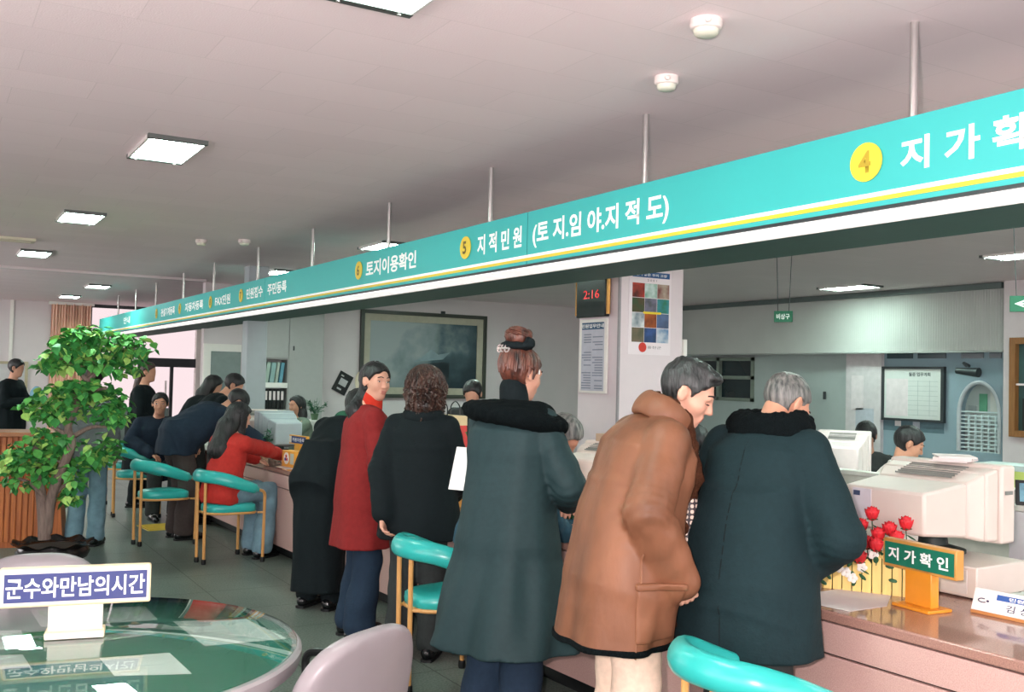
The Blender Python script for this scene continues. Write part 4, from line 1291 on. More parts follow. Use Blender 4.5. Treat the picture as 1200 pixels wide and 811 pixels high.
# ------------------------------------------------------------------ teal chairs
M_VINYL = mat('teal_vinyl', S(44, 168, 162), .28, var=.03, scale=6, spec=.5)
M_GOLD = mat('gold_tube', S(206, 152, 88), .32, var=.05, spec=.6)
def teal_chair(lab, loc, rz):
    c = thing('tub_chair', lab, 'chair', loc, rz, 'teal tub chairs at the counter')
    half = [(.20, -.235, .585), (.10, -.262, .615), (-.03, -.245, .66), (-.14, -.19, .695), (-.205, -.10, .705), (-.225, 0, .707)]
    full = half + [(p[0], -p[1], p[2]) for p in half[-2::-1]]
    cur = catmull(full, 8)
    n = len(cur)
    # padded rail
    a, b = int(n * .06), int(n * .94)
    rad = []
    for i in range(a, b + 1):
        t = (i - a) / (b - a)
        e = min(t, 1 - t)
        rad.append(.030 + .012 * min(1, e * 5) if e > .015 else .018)
    mb = MB()
    seg = cur[a:b + 1]
    mb.tube(seg, [r * (1.0) for r in rad], 14, True, (1.25, .85))
    mb.build('back_pad', M_VINYL, c, 60)
    # gold tubes: front legs bending into the rail ends
    for s in (-1, 1):
        path = [(.235, s * .215, .02), (.236, s * .22, .48), (.234, s * .224, .545), (.215, s * .232, .578), (.17, s * .245, .594), (.10, s * .26, .615)]
        p = catmull(path, 5)
        leg = MB().tube(p, .0125, 10).build('leg', M_GOLD, c)
        MB().lathe([(.017, 0), (.02, .012), (.018, .04), (.014, .042)], (.235, s * .215, 0), 14).build('foot_cap', M_BLACK, leg)
        leg = MB().tube([(-.205, s * .065, .02), (-.212, s * .07, .69)], .0125, 10).build('leg', M_GOLD, c)
        MB().lathe([(.017, 0), (.02, .012), (.018, .04), (.014, .042)], (-.205, s * .065, 0), 14).build('foot_cap', M_BLACK, leg)
    # seat
    pts = []
    for k in range(40):
        t = 2 * PI * k / 40
        x, y = math.cos(t), math.sin(t)
        ex = abs(x) ** .55 * (1 if x >= 0 else -1)
        ey = abs(y) ** .55 * (1 if y >= 0 else -1)
        w = .175 + .04 * ex
        pts.append((.015 + .195 * ex, w * ey))
    vs, fs = [], []
    prof = [(0.90, .40), (1.0, .415), (1.02, .44), (1.0, .465), (.9, .478), (.5, .486), (.02, .488)]
    for sc_, z in prof:
        vs += [(.015 + (p[0] - .015) * sc_, p[1] * sc_, z) for p in pts]
    k = 40
    for i in range(len(prof) - 1):
        for j in range(k):
            fs.append((i * k + j, i * k + (j + 1) % k, (i + 1) * k + (j + 1) % k, (i + 1) * k + j))
    fs.append(tuple(range(k - 1, -1, -1)))
    fs.append(tuple(range((len(prof) - 1) * k, len(prof) * k)))
    MB().add(vs, fs).build('seat', M_VINYL, c, 60)
    ring = [(.015 + (p[0] - .015) * 1.0, p[1] * 1.02, .405) for p in pts]
    MB().tube(ring + ring[:1], .010, 8).build('seat_frame', M_GOLD, c)
    for s in (-1, 1):
        MB().tube([(-.208, s * .067, .405), (-.15, s * .10, .405)], .009, 8).build('seat_bracket', M_GOLD, c)
        MB().tube([(.235, s * .217, .405), (.19, s * .19, .405)], .009, 8).build('seat_bracket', M_GOLD, c)
    return c
teal_chair('teal padded chair nearest the camera, in front of the old man', (2.25, 2.30, 0), math.radians(-4))
teal_chair('teal padded chair behind the long grey green coat', (2.32, 4.57, 0), math.radians(0))
teal_chair('teal padded chair the woman in the red sweater sits on', (2.21, 8.33, 0), math.radians(12))
teal_chair('empty teal padded chair left of the red sweater woman', (1.91, 9.40, 0), math.radians(14))
teal_chair('farther teal padded chair partly behind the tree leaves', (2.02, 11.25, 0), math.radians(-5))
teal_chair('farthest teal padded chair behind the man facing the camera', (2.10, 12.35, 0), math.radians(0))

# ------------------------------------------------------------------ distance fields: one smooth closed surface from many rounded shapes
class SDF:
    def __init__(s, lo, hi, h):
        s.lo = np.array(lo, dtype=np.float32)
        s.h = h
        s.n = np.maximum(((np.array(hi) - np.array(lo)) / h).astype(int) + 2, 4)
        s.D = np.full(s.n, 1.0, dtype=np.float32)
    def win(s, lo, hi, pad):
        a = np.clip(((np.array(lo) - pad - s.lo) / s.h).astype(int), 0, s.n)
        b = np.clip(((np.array(hi) + pad - s.lo) / s.h).astype(int) + 2, 0, s.n)
        if np.any(b <= a):
            return None, None
        ax = [s.lo[i] + s.h * np.arange(a[i], b[i], dtype=np.float32) for i in range(3)]
        return tuple(slice(a[i], b[i]) for i in range(3)), (ax[0][:, None, None], ax[1][None, :, None], ax[2][None, None, :])
    def full(s):
        return s.win(s.lo, s.lo + s.h * s.n, 0)
    @staticmethod
    def smin(a, b, k):
        if k <= 0:
            return np.minimum(a, b)
        hh = np.clip(.5 + .5 * (b - a) / k, 0, 1)
        return b + (a - b) * hh - k * hh * (1 - hh)
    def put(s, fn, lo, hi, k, mode='add'):
        sl, P = s.win(lo, hi, k + 3 * s.h + .01)
        if sl is None:
            return s
        d = fn(*P)
        if mode == 'add':
            s.D[sl] = s.smin(s.D[sl], d, k)
        elif mode == 'sub':
            s.D[sl] = -s.smin(-s.D[sl], d, k)
        return s
    def cap(s, p, q, r1, r2=None, k=.02, mode='add', wr=None):
        p, q = np.array(p, float), np.array(q, float)
        r2 = r1 if r2 is None else r2
        v = q - p
        L = max(float(v @ v), 1e-9)
        def fn(X, Y, Z):
            t = np.clip(((X - p[0]) * v[0] + (Y - p[1]) * v[1] + (Z - p[2]) * v[2]) / L, 0, 1)
            d = np.sqrt((X - p[0] - t * v[0]) ** 2 + (Y - p[1] - t * v[1]) ** 2 + (Z - p[2] - t * v[2]) ** 2)
            r = r1 + (r2 - r1) * t
            if wr is not None:
                r = r + wr[0] * np.sin(t * wr[1] + wr[2] + 14 * (X + Y)) * np.minimum(1, 4 * t * (1.02 - t) + .3)
            return d - r
        m = max(r1, r2)
        return s.put(fn, np.minimum(p, q) - m, np.maximum(p, q) + m, k, mode)
    def ell(s, c, r, R=None, k=.02, mode='add'):
        c, r = np.array(c, float), np.array(r, float)
        R = np.eye(3) if R is None else np.array(R)
        def fn(X, Y, Z):
            x, y, z = X - c[0], Y - c[1], Z - c[2]
            u = [(R[0, i] * x + R[1, i] * y + R[2, i] * z) / r[i] for i in range(3)]
            k0 = np.sqrt(u[0] ** 2 + u[1] ** 2 + u[2] ** 2)
            k1 = np.sqrt(sum((u[i] / r[i]) ** 2 for i in range(3))) + 1e-6
            return k0 * (k0 - 1) / k1
        m = float(max(r))
        return s.put(fn, c - m, c + m, k, mode)
    def loft(s, o, R, secs, k=.03, fold=None, ex=2.3, mode='add'):
        """secs: (t, rx, ry, cx, cy) along R's third column from o; x = R's first column"""
        o, R = np.array(o, float), np.array(R)
        T = np.array([q[0] for q in secs], float)
        RX = np.array([q[1] for q in secs], float)
        RY = np.array([q[2] for q in secs], float)
        CXs = np.array([q[3] if len(q) > 3 else 0 for q in secs], float)
        CYs = np.array([q[4] if len(q) > 4 else 0 for q in secs], float)
        def fn(X, Y, Z):
            x, y, z = X - o[0], Y - o[1], Z - o[2]
            u = R[0, 0] * x + R[1, 0] * y + R[2, 0] * z
            v = R[0, 1] * x + R[1, 1] * y + R[2, 1] * z
            w = R[0, 2] * x + R[1, 2] * y + R[2, 2] * z
            shp = w.shape
            wf = w.ravel()
            it = lambda A: np.interp(wf, T, A).reshape(shp).astype(np.float32)
            rx, ry = it(RX), it(RY)
            u = u - it(CXs)
            v = v - it(CYs)
            if fold:
                n, a0, a1, ph = fold
                th = np.arctan2(v / ry, u / rx)
                g = np.clip((T[-1] - w) / (T[-1] - T[0]), 0, 1)
                f = 1 + (a0 + a1 * g * g) * (np.sin(n * th + ph + 3 * w) * .7 + .5 * np.sin((n + 3) * th + 2 * ph - 5 * w))
                rx, ry = rx * f, ry * f
            q = (np.abs(u / rx) ** ex + np.abs(v / ry) ** ex) ** (1 / ex)
            d = (q - 1) * np.minimum(rx, ry)
            e = np.maximum(T[0] - w, w - T[-1])
            return np.maximum(d, e)
        m = float(max(RX.max() + np.abs(CXs).max(), RY.max() + np.abs(CYs).max()) * 1.15)
        e0, e1 = o + R[:, 2] * T[0], o + R[:, 2] * T[-1]
        return s.put(fn, np.minimum(e0, e1) - m, np.maximum(e0, e1) + m, k, mode)
    def ring(s, c, R, ra, rb, r, k=.02, zs=1.0, gap=None):
        """collar: bar of radius r round an ellipse ra (x) by rb (y); gap = half angle left open in front"""
        c, R = np.array(c, float), np.array(R)
        def fn(X, Y, Z):
            x, y, z = X - c[0], Y - c[1], Z - c[2]
            u = R[0, 0] * x + R[1, 0] * y + R[2, 0] * z
            v = R[0, 1] * x + R[1, 1] * y + R[2, 1] * z
            w = R[0, 2] * x + R[1, 2] * y + R[2, 2] * z
            rho = np.sqrt((u / ra) ** 2 + (v / rb) ** 2)
            d = np.sqrt(((rho - 1) * min(ra, rb)) ** 2 + (w / zs) ** 2) - r
            if gap:
                th = np.abs(np.arctan2(v / rb, u / ra))
                d = np.maximum(d, (gap - th) * min(ra, rb))
            return d
        m = max(ra, rb) + r * max(1, zs)
        return s.put(fn, c - m, c + m, k)
    def noise(s, amp, f, seed=0, stretch=(1, 1, 1)):
        sl, (X, Y, Z) = s.full()
        fx, fy, fz = f * stretch[0], f * stretch[1], f * stretch[2]
        a = np.sin(fx * X + 1.7 * seed + 1.3 * np.sin(fy * .6 * Y + seed)) * np.sin(fy * Y + .9 * seed + 1.1 * np.sin(fz * .7 * Z)) \
            + .6 * np.sin(fz * Z + 2.1 * seed + 1.5 * np.sin(fx * .8 * X + fy * .5 * Y))
        s.D += (amp * a).astype(np.float32)
        return s
    def crease(s, c, p0, p1, amp, rad, seed=0):
        """cloth folds bunched where a sleeve bends"""
        c = np.array(c, float)
        ax = np.array(p1) - np.array(p0)
        ax = ax / (np.linalg.norm(ax) + 1e-6)
        sl, P = s.win(c, c, rad * 2.2)
        if sl is None:
            return s
        X, Y, Z = P[0] - c[0], P[1] - c[1], P[2] - c[2]
        t = X * ax[0] + Y * ax[1] + Z * ax[2]
        rr = X * X + Y * Y + Z * Z
        w = np.sin(t * (2 * math.pi / .085) + 2.2 * np.sin(9 * X + 19 * Y + seed) + 1.8 * np.sin(14 * Z + 11 * X + 2 * seed))
        s.D[sl] += (amp * (np.abs(w) * 1.6 - .9) * np.exp(-rr / (rad * rad)) * -1).astype(np.float32)
        return s
    def plane(s, n, d):
        """keep the side where n.p < d"""
        sl, (X, Y, Z) = s.full()
        s.D = np.maximum(s.D, (n[0] * X + n[1] * Y + n[2] * Z - d).astype(np.float32))
        return s
    def clip(s, fn):
        sl, P = s.full()
        s.D = np.maximum(s.D, fn(*P).astype(np.float32))
        return s
    def patch(s, off, fn):
        """a thin layer hugging this surface, inside the region fn < 0"""
        o = SDF.__new__(SDF)
        o.lo, o.h, o.n = s.lo, s.h, s.n
        sl, P = s.full()
        o.D = np.maximum(s.D - off, fn(*P).astype(np.float32))
        return o
    def mesh(s):
        D = s.D.copy()
        D[0], D[-1] = np.maximum(D[0], .01), np.maximum(D[-1], .01)
        D[:, 0], D[:, -1] = np.maximum(D[:, 0], .01), np.maximum(D[:, -1], .01)
        D[:, :, 0], D[:, :, -1] = np.maximum(D[:, :, 0], .01), np.maximum(D[:, :, -1], .01)
        I = D < 0
        nx, ny, nz = D.shape
        cnt = np.zeros((nx - 1, ny - 1, nz - 1), dtype=np.int8)
        for a in (0, 1):
            for b in (0, 1):
                for c in (0, 1):
                    cnt += I[a:nx - 1 + a, b:ny - 1 + b, c:nz - 1 + c]
        act = (cnt > 0) & (cnt < 8)
        idx = np.argwhere(act)
        if len(idx) == 0:
            return np.zeros((0, 3)), np.zeros((0, 4), int)
        cid = np.full(act.shape, -1, dtype=np.int32)
        cid[act] = np.arange(len(idx))
        corner = [(a, b, c) for a in (0, 1) for b in (0, 1) for c in (0, 1)]
        val = [D[idx[:, 0] + a, idx[:, 1] + b, idx[:, 2] + c] for a, b, c in corner]
        pos = np.zeros((len(idx), 3)); num = np.zeros(len(idx))
        for i in range(8):
            for j in range(i + 1, 8):
                df = [corner[j][q] - corner[i][q] for q in range(3)]
                if sum(abs(q) for q in df) != 1:
                    continue
                m = (val[i] < 0) != (val[j] < 0)
                t = val[i][m] / (val[i][m] - val[j][m])
                p = np.array(corner[i], float)[None] + t[:, None] * np.array(df, float)[None]
                pos[m] += p
                num[m] += 1
        pos = s.lo[None] + s.h * (idx + pos / num[:, None])
        F = []
        for ax in range(3):
            u, v = [(1, 2), (2, 0), (0, 1)][ax]
            A = I[tuple(slice(0, -1) if q == ax else slice(1, -1) for q in range(3))]
            B = I[tuple(slice(1, None) if q == ax else slice(1, -1) for q in range(3))]
            e = np.argwhere(A != B)
            if len(e) == 0:
                continue
            ins = A[tuple(e.T)]
            off = np.array([0 if q == ax else 1 for q in range(3)])
            b = e + off
            du, dv = np.eye(3, dtype=int)[u], np.eye(3, dtype=int)[v]
            q4 = [cid[tuple((b - w).T)] for w in (du + dv, dv, 0 * du, du)]
            f = np.stack(q4, 1)
            f[~ins] = f[~ins][:, ::-1]
            F.append(f)
        return pos, np.concatenate(F)
    def build(s, name, m, parent=None, matfn=None, smooth_it=0):
        P, F = s.mesh()
        if smooth_it:
            for _ in range(smooth_it):
                acc = np.zeros_like(P); n = np.zeros(len(P))
                for a in range(4):
                    b = (a + 1) % 4
                    np.add.at(acc, F[:, a], P[F[:, b]]); np.add.at(n, F[:, a], 1)
                    np.add.at(acc, F[:, b], P[F[:, a]]); np.add.at(n, F[:, b], 1)
                P = .5 * P + .5 * acc / np.maximum(n, 1)[:, None]
        me = bpy.data.meshes.new(name)
        me.vertices.add(len(P))
        me.vertices.foreach_set('co', P.astype(np.float32).ravel())
        me.loops.add(F.size)
        me.loops.foreach_set('vertex_index', F.astype(np.int32).ravel())
        me.polygons.add(len(F))
        me.polygons.foreach_set('loop_start', np.arange(0, F.size, 4, dtype=np.int32))
        me.polygons.foreach_set('loop_total', np.full(len(F), 4, dtype=np.int32))
        ms = m if isinstance(m, (list, tuple)) else [m]
        for q in ms:
            me.materials.append(q)
        if matfn is not None:
            cen = P[F].mean(1)
            me.polygons.foreach_set('material_index', matfn(cen).astype(np.int32))
        me.polygons.foreach_set('use_smooth', np.ones(len(F), dtype=bool))
        me.update(calc_edges=True)
        me.validate()
        return link(bpy.data.objects.new(name, me), parent)

def rotm(ax, a):
    c, n = math.cos(a), math.sin(a)
    return np.array({'x': [[1, 0, 0], [0, c, -n], [0, n, c]], 'y': [[c, 0, n], [0, 1, 0], [-n, 0, c]], 'z': [[c, -n, 0], [n, c, 0], [0, 0, 1]]}[ax])

# ------------------------------------------------------------------ round table with glass top and the sign standing on it
TC = Vector((.39, 3.25))
def round_table():
    R, z = .70, .72
    t = thing('round_table', 'round meeting table with grey rim and glass over green felt', 'table', (TC.x, TC.y, 0))
    grey = mat('rim_grey', S(142, 133, 136), .45, var=.02)
    MB().lathe([(.2, z - .055), (R - .03, z - .055), (R - .005, z - .05), (R, z - .035), (R, z - .012), (R - .008, z - .004), (R - .03, z - .0065)], (0, 0, 0), 96).build('rim', grey, t, 40)
    MB().lathe([(R - .03, z - .012), (R - .03, z - .006), (.01, z - .006)], (0, 0, 0), 96).build('felt', mat('felt_green', S(22, 104, 84), .85, var=.06, scale=300), t, 40)
    g = thin_glass('table_glass', (.93, 1, .98), 1.85)
    MB().lathe([(R - .016, z - .0010), (R - .014, z + .001), (R - .014, z + .004), (R - .016, z + .005)], (0, 0, 0), 96).build('glass_top', g, t, 30)
    p = MB()
    p.lathe([(.30, 0), (.30, .02), (.06, .05), (.05, .1), (.05, z - .1), (.12, z - .06), (.2, z - .055)], (0, 0, 0), 36)
    p.build('pedestal', M_DARKM, t)
    # papers under the glass
    zz = z - .0057
    P1 = M_PAPER; P2 = mat('paper_grey', S(206, 198, 196), .7, var=.03)
    ink = mat('paper_ink', S(170, 164, 170), .7)
    items = [
        ('grey printed sheet under the table glass behind the sign stand', [(.36, 3.84), (.72, 3.73), (.72, 3.51), (.37, 3.57)], P2),
        ('white bundle of forms under the glass at the left of the stand', [(.18, 3.60), (.31, 3.55), (.31, 3.31), (.16, 3.36)], P1),
        ('narrow pinkish strip of paper under the glass right of the stand', [(.52, 3.38), (.67, 3.39), (.68, 3.33), (.52, 3.31)], P2),
        ('large white sheet under the glass at the right side of the table', [(.76, 3.47), (.985, 3.40), (1.03, 3.10), (.78, 3.12)], P1),
        ('white letter under the glass nearest the camera', [(.48, 3.12), (.67, 3.09), (.68, 2.85), (.49, 2.92)], P1),
        ('pale sheet under the glass at the left edge of the picture', [(.14, 3.30), (.29, 3.25), (.30, 3.10), (.13, 3.14)], P2),
    ]
    for lab, pts, m in items:
        o = sheet(lab, pts, m, 'paper_sheet', 'paper', zz, 'papers under the table glass', .0006)
        a, b_, c, d = [Vector((q[0], q[1], zz + .0014)) for q in pts]
        L = MB()
        for k in range(1, 7):
            f = k / 7.5
            if k in (2, 5): continue
            s0 = a.lerp(d, f).lerp(b_.lerp(c, f), .12); s1 = a.lerp(d, f).lerp(b_.lerp(c, f), .12 + .7 * (.6 + .4 * math.sin(k * 2.3 + pts[0][0] * 9)))
            w = (d - a).normalized() * .0035
            L.add([s0, s1, s1 + w, s0 + w], [(0, 1, 2, 3)])
        L.build('printed_lines', ink, o, 0)
round_table()

def table_sign():
    z = .72 + .0055
    c = thing('table_sign', 'blue Korean lettered sign on a white stand on the round table', 'sign', (.445, 3.365, z), math.radians(-11))
    wood = mat('sign_cream_wood', S(232, 206, 168), .45, var=.03)
    white = mat('stand_white', S(205, 197, 190), .45, var=.01)
    box_obj('foot', (-.085, -.035, 0), (.085, .05, .02), wood, c, .004)
    box_obj('foot_front', (-.083, -.039, .001), (.083, -.033, .017), white, c, .001)
    box_obj('stem', (-.078, -.008, .018), (.078, .008, .110), white, c, .002)
    bd = box_obj('board', (-.215, -.022, .098), (.215, .018, .215), wood, c, .006)
    box_obj('white_border', (-.208, -.0235, .107), (.208, -.021, .206), white, bd)
    box_obj('blue_face', (-.200, -.025, .114), (.203, -.0234, .199), mat('sign_blue', S(46, 54, 108), .45, var=.01), bd)
    text('군수와만남의시간', .392, .062, (-.195, -.025, .126), (1, 0, 0), (0, 0, 1), M_WTEXT, bd, 'lettering', .018, .001)
table_sign()

# ------------------------------------------------------------------ grey shell chairs at the round table
M_SHELL = mat('shell_grey', S(132, 123, 127), .38, var=.02, spec=.5)
def grey_chair(lab, loc, rz, zback=.60):
    c = thing('office_chair', lab, 'chair', loc, rz, 'grey chairs round the table')
    g = SDF((-.36, -.34, .38), (.02, .34, .92), .008)
    def back(X, Y, Z):
        xx = X + .26 - .55 * Y * Y + .22 * (Z - .5) + .0 * X
        zc, hw, hh = zback, .255, .215
        u = np.abs(Y) / (hw * (1 - .12 * np.clip((Z - .65) / .25, -1, 1)))
        v = np.abs(Z - zc) / hh
        q = (u ** 3.0 + v ** 3.0) ** (1 / 3.0)
        d2 = (q - 1) * .2
        w = np.sqrt(np.maximum(d2 + .028, 0) ** 2 + np.maximum(np.abs(xx) - .008, 0) ** 2) - .028
        return w
    g.put(back, (-.36, -.34, .38), (.02, .34, .92), .01)
    g.build('backrest', M_SHELL, c, None, 1)
    s = SDF((-.26, -.28, .36), (.30, .28, .50), .009)
    def seat(X, Y, Z):
        u = np.abs(X - .02) / .235; v = np.abs(Y) / .235
        q = (u ** 3.2 + v ** 3.2) ** (1 / 3.2)
        d2 = (q - 1) * .22
        zz = np.abs(Z - .43 + .02 * np.clip(X, 0, 1))
        return np.sqrt(np.maximum(d2 + .03, 0) ** 2 + np.maximum(zz - .012, 0) ** 2) - .03
    s.put(seat, (-.26, -.28, .36), (.30, .28, .50), .01)
    s.build('seat', M_SHELL, c, None, 1)
    for k in (-1, 1):
        MB().tube(catmull([(-.17, k * .20, .44), (-.18, k * .285, .52), (-.16, k * .295, .59), (-.08, k * .295, .61), (.12, k * .295, .61), (.19, k * .29, .59), (.19, k * .285, .52), (.12, k * .22, .42)], 6), .014, 10).build('armrest', M_BLACK, c)
    MB().tube([(-.20, 0, .41), (-.285, 0, .46), (-.285, 0, .62)], .018, 8).build('back_bracket', M_BLACK, c)
    MB().lathe([(.028, .08), (.028, .30), (.05, .38), (.06, .405)], (0, 0, 0), 18).build('column', M_BLACK, c)
    for k in range(5):
        a = 2 * PI * k / 5 + .3
        l = MB().tube([(.02 * math.cos(a), .02 * math.sin(a), .10), (.28 * math.cos(a), .28 * math.sin(a), .065)], [.024, .016], 8).build('leg', M_BLACK, c)
        MB().ell((.28 * math.cos(a), .28 * math.sin(a), .03), (.03, .03, .03)).build('caster', M_BLACK, l)
grey_chair('grey shell office chair at right of the round table, cut by the bottom edge', (1.01, 3.02, 0), math.radians(118))
grey_chair('grey shell office chair behind the round table and the blue sign', (.40, 4.12, 0), math.radians(-97), .59)

# ------------------------------------------------------------------ potted tree
def tree():
    base = Vector((.97, 8.75, 0))
    c = thing('potted_tree', 'tall potted tree with green leaf clouds in a black scalloped bowl', 'potted tree', base)
    wob = lambda r, z, a: (r * (1 + (.025 * math.sin(10 * a) if z > .145 else 0)), z + (.014 * math.sin(10 * a) if z > .15 else 0))
    MB().lathe([(.15, 0), (.18, .015), (.255, .05), (.275, .095), (.25, .14), (.285, .165), (.305, .17), (.29, .158), (.24, .135), (.02, .125)], (0, 0, 0), 72, wob).build('bowl', mat('bowl_black', S(24, 22, 22), .22, var=.1, spec=.6), c, 60)
    MB().lathe([(.24, .125), (.2, .135), (.02, .14)], (0, 0, 0), 30).build('soil', mat('soil_dark', S(50, 40, 32), .9, var=.4, scale=60, bump=.4), c)
    bark = mat('bark', S(126, 108, 100), .8, var=.25, scale=18, stretch=(3, 3, .5), bump=.5, bscale=30)
    # image plane through the tree: offsets measured from the photograph at the tree's own distance
    dep = float(np.array([base.x, base.y, 0 - CAM_H]) @ (-CAM_ROT[:, 2]))
    def P(px, py, off=0.0):
        q = atd(px, py, dep)
        v = Vector((q.x, q.y, 0)).normalized()
        return Vector((q.x, q.y, q.z)) + v * off - base
    t1 = [P(52, 632), P(50, 598), P(46, 565, .05), P(44, 535, .05), P(40, 515, .0)]
    MB().tube(catmull(t1, 5), [.048 - .0011 * i for i in range(21)], 12).build('trunk', bark, c)
    t2 = [P(54, 625), P(60, 585), P(72, 550, -.05), P(84, 520, -.05), P(80, 500, 0), P(92, 470, .05), P(103, 447, .05), P(108, 425, 0)]
    n2 = len(catmull(t2, 5))
    MB().tube(catmull(t2, 5), [.044 - .0007 * i for i in range(n2)], 12).build('trunk', bark, c)
    br = MB()
    for a, b in ((P(84, 520), P(60, 500, -.1)), (P(80, 500), P(60, 475, .1)), (P(92, 470), P(125, 455, -.1)), (P(88, 510), P(125, 500, -.05)), (P(103, 447), P(140, 420, .1)),
                 (P(103, 447), P(70, 420, -.05)), (P(50, 580), P(20, 560, -.05)), (P(60, 585), P(85, 565, .0)), (P(46, 545), P(70, 540, -.1)), (P(92, 470), P(70, 455, .0)), (P(108, 425), P(165, 408, 0))):
        m = (a + b) * .5 + Vector((0, 0, .03))
        br.tube(catmull([a, m, b], 4), [.022 - .0016 * i for i in range(9)], 7)
    br.build('branches', bark, c)
    # leaf clouds: (px, py, half width px, half height px, leaves)
    clouds = [(112, 402, 50, 20, 300), (80, 418, 34, 20, 150), (150, 405, 26, 16, 110), (62, 425, 18, 12, 60), (138, 425, 34, 16, 130), (175, 408, 10, 8, 18), (103, 390, 24, 10, 90),
              (72, 470, 40, 26, 260), (45, 480, 20, 14, 80), (128, 475, 24, 26, 140), (140, 490, 14, 14, 50), (88, 455, 28, 14, 80), (110, 455, 22, 14, 70),
              (120, 525, 20, 20, 90), (105, 540, 16, 14, 50), (35, 535, 34, 22, 220), (12, 545, 14, 14, 60), (62, 545, 24, 20, 120), (25, 565, 24, 10, 50), (85, 560, 14, 18, 55), (82, 583, 12, 8, 30), (75, 520, 20, 14, 50), (50, 510, 24, 12, 60)]
    lm = [mat('leaf_dark', S(58, 134, 66), .45, var=.22, scale=30), mat('leaf_mid', S(96, 172, 84), .45, var=.2, scale=30), mat('leaf_light', S(170, 210, 112), .45, var=.2, scale=30)]
    random.seed(11)
    mb = MB()
    sc = dep / FPX
    for (px, py, hw, hh, n) in clouds:
        ctr = P(px, py)
        q = atd(px, py, dep)
        fw = Vector((q.x, q.y, 0)).normalized()
        rt = Vector((fw.y, -fw.x, 0))
        for k in range(int(n * .8)):
            a, r = random.uniform(0, 2 * PI), math.sqrt(random.random())
            d = random.uniform(-1, 1)
            rr = r * math.sqrt(1 - .7 * d * d)
            p = ctr + rt * (hw * sc * rr * math.cos(a)) + Vector((0, 0, hh * sc * rr * math.sin(a))) + fw * (d * hw * sc * .8)
            L = random.uniform(.05, .082)
            W = L * random.uniform(.42, .55)
            yaw, pit, rol = random.uniform(0, 2 * PI), random.uniform(-1.1, .1), random.uniform(-.5, .5)
            M = Matrix.Rotation(yaw, 3, 'Z') @ Matrix.Rotation(-pit, 3, 'Y') @ Matrix.Rotation(rol, 3, 'X')
            pts = [(0, 0, 0), (.3 * L, W * .8, .006), (.65 * L, W, .004), (L * 1.25, 0, -.012), (.65 * L, -W, .004), (.3 * L, -W * .8, .006), (.5 * L, 0, -.006)]
            u = random.random()
            mb.cur = 2 if u > .86 else (1 if u > .45 else 0)
            mb.add([p + M @ Vector(w) for w in pts], [(0, 1, 6), (1, 2, 6), (2, 3, 6), (3, 4, 6), (4, 5, 6), (5, 0, 6)])
    o = mb.build('foliage', lm, c, 60)
tree()

# wooden lectern behind the tree
def lectern():
    a, b = at(-14, 655, z=0), at(76, 652, z=0)
    u = Vector((b.x - a.x, b.y - a.y, 0)); L = u.length
    rz = math.atan2(u.y, u.x)
    c = thing('reception_desk', 'orange brown wooden slatted reception desk behind the potted tree', 'desk', (a.x, a.y + .5, 0), rz)
    wd = mat('slat_wood', S(196, 112, 54), .45, var=.25, scale=6, stretch=(8, 8, .5), col2=S(150, 76, 36))
    top = .99
    box_obj('body', (0, .02, 0), (L - .06, .42, top - .04), wd, c)
    n = 11
    for k in range(n):
        w = (L - .06) / n
        MB().box((k * w + .004, .0, .05), (k * w + w - .004, .03, top - .04)).build('slat', wd, c, 0, .004)
    box_obj('desktop', (-.03, -.05, top - .04), (L - .02, .46, top), mat('desk_top_brown', S(150, 92, 52), .35, var=.15, scale=5), c, .006)
    # slanted end board
    MB().prism([(0, 0), (.10, 0), (.02, top - .04), (0, top - .04)], (L - .06, .44, 0), (1, 0, 0), (0, 0, 1), (0, -1, 0), .44).build('end_board', wd, c, 0)
lectern()

# ------------------------------------------------------------------ people
SKIN = {}
def skin(kind):
    c = {'fair': S(206, 154, 132), 'warm': S(202, 148, 122), 'tan': S(186, 132, 108), 'dim': S(196, 146, 122)}[kind]
    m = mat('skin_' + kind, c, .5, var=.04, scale=30, bump=.04, bscale=160, spec=.35)
    m.node_tree.nodes['Principled BSDF'].inputs['Subsurface Weight'].default_value = .0
    return m
M_LIP = mat('lip', S(190, 122, 108), .4, var=.05)
M_EYEW = mat('eye_white', S(226, 218, 212), .25, var=.01)
M_IRIS = mat('iris', S(30, 20, 18), .15)
M_BROW = mat('eyebrow_hair', S(40, 34, 34), .7)
def hairmat(name, col, col2, sc=60):
    return mat(name, col, .42, var=0, scale=sc, stretch=(1, 1, .18), bump=.55, bscale=110, col2=col2, spec=.5)
H_BLACK = hairmat('hair_black', S(9, 10, 12), S(26, 27, 29))
H_DKBR = hairmat('hair_dark_brown', S(22, 16, 15), S(84, 58, 48), 45)
H_RED = hairmat('hair_auburn', S(30, 17, 15), S(112, 62, 47), 40)
H_GREY = hairmat('hair_grey', S(46, 52, 52), S(132, 130, 126), 70)
H_SALT = hairmat('hair_salt_black', S(11, 14, 15), S(54, 56, 56), 80)

